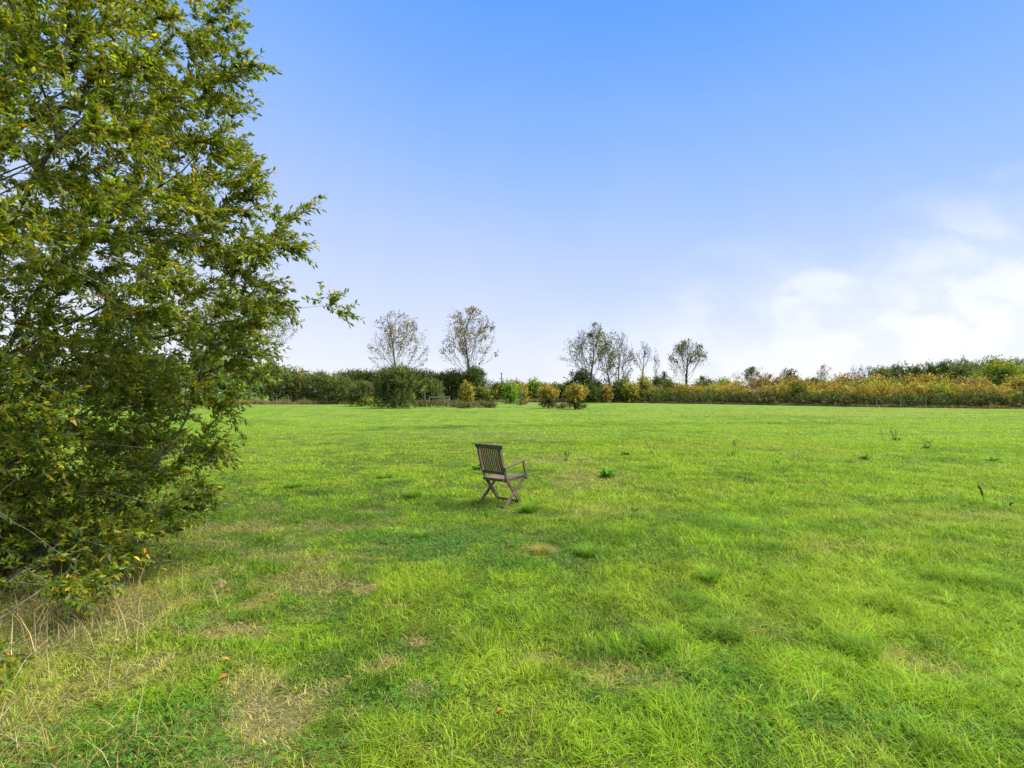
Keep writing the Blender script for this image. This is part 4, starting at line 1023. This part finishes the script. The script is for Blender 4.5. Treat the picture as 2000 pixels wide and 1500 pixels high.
def fence(pts, Ys, zt, label):
    o = empty('wire_fence', ((pts[0] - 1000) / F * Ys[0], Ys[0], 0)); tag(o, label, 'fence'); x0, y0 = o.location.x, o.location.y
    q = []
    for px, Yd, z in zip(pts, Ys, zt):
        x = (px - 1000) / F * Yd - x0; y = Yd - y0; q.append((x, y, z)); solid('post', [cyl((x, y, -.1), (x, y, z), .045, .04, 8)], M_post, o)
    for f in (.92, .6, .3):
        solid('wire', [cyl((a[0], a[1], a[2] * f), (b_[0], b_[1], b_[2] * f), .003, .003, 4) for a, b_ in zip(q[:-1], q[1:])], M_wire, o)
px_l = [330, 365, 398, 432, 467, 501, 533, 563, 594]
fence(px_l, [74.6] * len(px_l), [1.30, 1.25, 1.3, 1.35, 1.2, 1.25, 1.3, 1.3, 1.2], 'wire fence on pale posts along the far left hedge foot')
s_list = [1712, 1759, 1808]
fence(s_list, [58.4, 57.2, 56.0], [1.3, 1.35, 1.45], 'short stretch of wire fence with pale posts against the right hedge')
px_f = [985, 1010, 1040, 1072, 1098, 1140]
fence(px_f, [93.] * 6, [1.3] * 6, 'faint fence of thin posts in the gap under the far bushes')
def sapling(px, bp, tpy, hw, lab, seed):
    global rng
    kp = rng; rng = np.random.default_rng(seed)
    Yd = CAM_H * F / (bp - HOR); h = CAM_H + (HOR - tpy) / F * Yd; w = hw / F * Yd
    o = empty('sapling', ((px - 1000) / F * Yd, Yd, 0)); tag(o, lab, 'tree')
    sk = Skel((0, 0, -.05)); sk.line([(.05, 0, h * .3), (0, 0, h * .8)], 0, .15)
    T = np.stack([rng.normal(0, w * .5, 40), rng.normal(0, w * .4, 40), h * rng.uniform(.45, 1, 40)], 1); sk.grow(T[np.argsort(T[:, 2])], 1.6, 1.5, .14, .2, 2)
    link('trunk', sk.mesh('trunk', .07, 5, .45, .014), M_twig, o)
    link('crown', bush_mesh('crown', [(0, 0, h * .8, w * .6, w * .5, h * .2)], 160, .12, PAL['Y']), M_far, o)
    rng = kp
sapling(829, 794, 757, 8, 'pale-barked sapling left of the metal barrier', 71)
sapling(1018, 791, 763, 7, 'bare pale sapling on its own small mound right of the utility pole', 72)

# ------------------------------------------------------------------ small plants and litter in the meadow
def on_ground(px, py):
    p = gpt(px, py); return float(p[0]), float(p[1]), float(gh(p[0:1], p[1:2])[0])
def dock():
    o = empty('dock_stalk', on_ground(1923, 982)); tag(o, 'dark brown dead dock stalk leaning left on the right of the meadow', 'weed')
    st = [(0, 0, 0), (-.02, 0, .10), (-.05, 0, .18), (-.10, 0, .27)]
    solid('stem', [cyl(a, b_, .004, .004, 6) for a, b_ in zip(st[:-1], st[1:])], M_pole, o)
    n = 260; t = rng.random(n) ** .7; c = np.array([np.interp(t, [0, .35, .7, 1], [-.025, -.04, -.06, -.10]), np.zeros(n), np.interp(t, [0, .35, .7, 1], [.10, .15, .20, .27])]).T
    P_ = c + rng.normal(0, .0045, (n, 3))
    link('seed_head', leaves_mesh('seed_head', P_, rng.normal(0, 1, (n, 3)), rng.normal(0, 1, (n, 3)), np.full(n, .013), np.full(n, .010), pal([(.07, .025, .012), (.10, .04, .02), (.04, .018, .01)], (1, 1, 1), n)), M_far, o)
dock()
def rosette(px, py, r, h, n, lab, col=((.08, .20, .02), (.11, .25, .02), (.15, .30, .025)), name='broadleaf_weed', stalks=0, stalk_h=.35, flower=None):
    o = empty(name, on_ground(px, py)); tag(o, lab, 'weed')
    a = rng.random(n) * 6.283; el = rng.uniform(.15, 1.2, n)
    D = np.stack([np.cos(a) * np.cos(el), np.sin(a) * np.cos(el), np.sin(el)], 1)
    P_ = np.stack([np.cos(a), np.sin(a), np.zeros(n)], 1) * (r * .25 * rng.random(n))[:, None]; P_[:, 2] = h * .35 * rng.random(n)
    Ln = r * .75 * rng.uniform(.5, 1.0, n)
    link('leaves', leaves_mesh('leaves', P_, D, np.tile([0, 0, 1.0], (n, 1)) + rng.normal(0, .3, (n, 3)), Ln, Ln * .34, pal(col, (1, 1, 1), n, .2), True, .35), M_clover, o)
    if stalks:
        pcs = []; hd = []
        for i in range(stalks):
            b_ = rng.normal(0, r * .3, 2); tpt = np.array([b_[0] + rng.normal(0, .08), b_[1] + rng.normal(0, .05), stalk_h * rng.uniform(.65, 1)])
            pcs.append(cyl((b_[0] * .3, b_[1] * .3, 0), tpt, .005, .003, 5)); hd.append(tpt)
            for j in range(5):
                f = rng.uniform(.4, .95); q = np.array([b_[0] * .3, b_[1] * .3, 0]) * (1 - f) + tpt * f; e_ = q + np.array([rng.normal(0, .05), rng.normal(0, .03), .05]); pcs.append(cyl(q, e_, .003, .002, 4)); hd.append(e_)
        solid('stalks', pcs, M_weedstem, o)
        hd = np.array(hd); hp = np.repeat(hd, 5, 0) + rng.normal(0, .006, (len(hd) * 5, 3)); k = len(hp)
        fc = flower or ((.10, .10, .03), (.08, .07, .03), (.14, .12, .04))
        link('seed_heads', leaves_mesh('seed_heads', hp, rng.normal(0, 1, (k, 3)), rng.normal(0, 1, (k, 3)) + np.array([0, 0, 1]), np.full(k, .020), np.full(k, .016), pal(fc, (1, 1, 1), k)), M_far, o)['kind'] = 'stuff'
M_weedstem = plain('weed_stem', (.10, .11, .03), .8, 0, (.16, .13, .05))
rosette(1187, 934, .28, .22, 60, 'dark green leafy dock clump right of the chair arm')
rosette(1222, 889, .20, .1, 36, 'weed with a thin yellow-flowered stalk above the leafy dock clump', stalks=1, stalk_h=.50, flower=((.5, .4, .02), (.12, .12, .03), (.1, .1, .03)))
rosette(1432, 889, .18, .1, 16, 'tall bushy-stemmed weed at the middle right of the meadow', stalks=3, stalk_h=.52)
rosette(1750, 861, .30, .1, 22, 'spreading weed with bare dark stalks, farther back on the right', stalks=5, stalk_h=.48)
rosette(1727, 862, .10, .1, 8, 'single thin dark stalk left of the spreading weed', stalks=1, stalk_h=.45)
rosette(1810, 878, .22, .1, 22, 'pale grey green thistle-like weed right of the spreading weed', stalks=3, stalk_h=.40, col=((.12, .18, .07), (.15, .2, .09), (.09, .15, .04)))
rosette(1274, 887, .12, .1, 12, 'faint pale-stalked weed between the yellow-flowered and bushy weeds', stalks=2, stalk_h=.42)
rosette(1107, 903, .16, .1, 14, 'small brown-headed weed just right of the armrest', stalks=3, stalk_h=.25)
rosette(932, 922, .20, .2, 46, 'dark leafy weed against the left side of the chair back')
rosette(1968, 990, .12, .12, 28, 'small blue green leafy weed right of the dead dock stalk', col=((.03, .13, .04), (.04, .16, .05), (.06, .2, .05)))
rosette(1420, 1020, .10, .1, 20, 'small leafy weed in the long grass tuft right of centre')
rosette(1690, 896, .25, .08, 26, 'low dark green weed patch in the far right meadow')
rosette(1515, 905, .2, .08, 24, 'low weed patch between the bushy weed and the low dark patch')
rosette(1935, 900, .24, .08, 18, 'low dark weed near the right edge of the meadow')
rosette(1240, 1000, .12, .1, 24, 'low clump of broad leaves between the chair and the long grass tuft')
# a few named tussocks stand out darker and longer than the turf
def tussock(px, py, r, h, n, lab, col=((.10, .24, .014), (.14, .31, .016), (.19, .36, .02)), straw=.08):
    o = empty('grass_tussock', on_ground(px, py)); tag(o, lab, 'grass tuft', 'grass tussocks in the meadow')
    a = rng.random(n) * 6.283; rr_ = r * rng.random(n) ** .7 * .6
    P_ = np.stack([np.cos(a) * rr_, np.sin(a) * rr_, np.full(n, -.005)], 1)
    cl_ = pal(col, (1, 1, 1), n, .25); k = rng.random(n) < straw; cl_[k] = G_STRAW
    Yd = CAM_H * F / (py - HOR); wd = .0034 * max(1, Yd / 4.2)
    V, Fc, Cc = merge([blades(P_, h * rng.uniform(.5, 1.1, n), wd * rng.uniform(.7, 1.3, n), a + rng.normal(0, .5, n), rng.uniform(.3, 1.3, n) * (r / h) * .8, cl_, None, 3)])
    link('blades', mesh_np('blades', V, Fc, Cc), M_grass, o)
for a in [(1034, 1004, .16, .17, 420, 'dark tussock at the right foot of the chair'), (808, 976, .16, .15, 420, 'dark pointed tussock left of the chair'),
          (752, 934, .22, .13, 420, 'wide dark tussock, farthest left of the chair'), (576, 955, .20, .13, 380, 'soft tussock near the willow tips'),
          (1425, 1032, .40, .14, 900, 'broad dark tussock to the right of centre'), (1146, 1090, .14, .14, 420, 'dark tussock beside the straw-coloured tuft'),
          (1290, 1272, .12, .13, 420, 'lone dark tussock in the near foreground'), (1682, 1280, .16, .14, 480, 'dark tussock in the near right foreground'),
          (1386, 1130, .15, .13, 400, 'dark tussock midway between the lone tussock and the broad tussock'), (822, 1050, .16, .12, 380, 'dark tussock above the clover, left of centre'),
          (1420, 1245, .15, .12, 400, 'tussock left of the near right tussock'), (1740, 1185, .20, .12, 460, 'wide tussock on the right above the near right tussock')]:
    tussock(*a)
tussock(1056, 1085, .14, .10, 380, 'straw-coloured yellow tuft below the chair', ((.35, .30, .04), (.22, .27, .02), (.42, .28, .08)), .25)

# fallen leaves
M_fall = leaf_mat('fallen_leaf', .6, .2, .2, (1, .9, .6))
def fallen(px, py, L_, col, lab, rz):
    x, y, z = on_ground(px, py)
    o = link('fallen_leaf', leaves_mesh('fallen_leaf', np.zeros((1, 3)), np.array([[1., 0, .12]]), np.array([[.1, .1, 1.]]), np.array([L_]), np.array([L_ * .5]), np.array([col]), True, .22), M_fall, None, (x, y, z + .022))
    o.rotation_euler = (rng.normal(0, .3), rng.normal(0, .25), rz); tag(o, lab, 'leaf', 'fallen autumn leaves')
OR = (.40, .17, .03); YE = (.50, .33, .04); BR = (.18, .08, .03); TA = (.38, .27, .13)
for a in [(970, 1405, .055, OR, 'orange fallen leaf upright in the grass at the lower middle', .8), (880, 1248, .04, OR, 'small orange leaf lying left of centre', .1), (788, 1088, .05, OR, 'orange leaf lying in the dark clover', .3),
          (440, 1162, .04, OR, 'orange leaf beside the straw patch near the willow', .2), (431, 1303, .05, YE, 'pair-forming amber leaf in the lower left grass, upper one', .3), (425, 1338, .055, OR, 'bright amber leaf in the lower left grass, lower one', .5),
          (314, 1425, .05, YE, 'pale orange leaf in the lower left clover', .4), (298, 1246, .05, TA, 'tan pointed leaf in the thatch near the willow', .4), (225, 1263, .05, YE, 'curled golden leaf in the thatch', -.4),
          (284, 1478, .06, TA, 'pale tan leaf at the bottom edge', .2), (968, 1385, .04, BR, 'dark brown leaf above the upright orange leaf', .0), (628, 907, .09, BR, 'brown leaf far out between the willow and the chair', .2), (1325, 963, .05, BR, 'little brown leaf right of the chair', .2),
          (370, 1325, .03, YE, 'yellow leaf left of the amber leaves', 1.2), (183, 1385, .05, YE, 'long yellow leaf low on the left', .2), (536, 1350, .05, TA, 'pale curled leaf above the straw patch', .1), (727, 978, .05, TA, 'pale tan leaf left of the pointed tussock', .6),
          (90, 1480, .05, OR, 'orange leaf at the lower left corner', 1.0)]:
    fallen(*a)

for o in list(C.objects):
    if o.type == 'EMPTY' and o.parent is None and 'label' not in o: print('unlabelled', o.name)
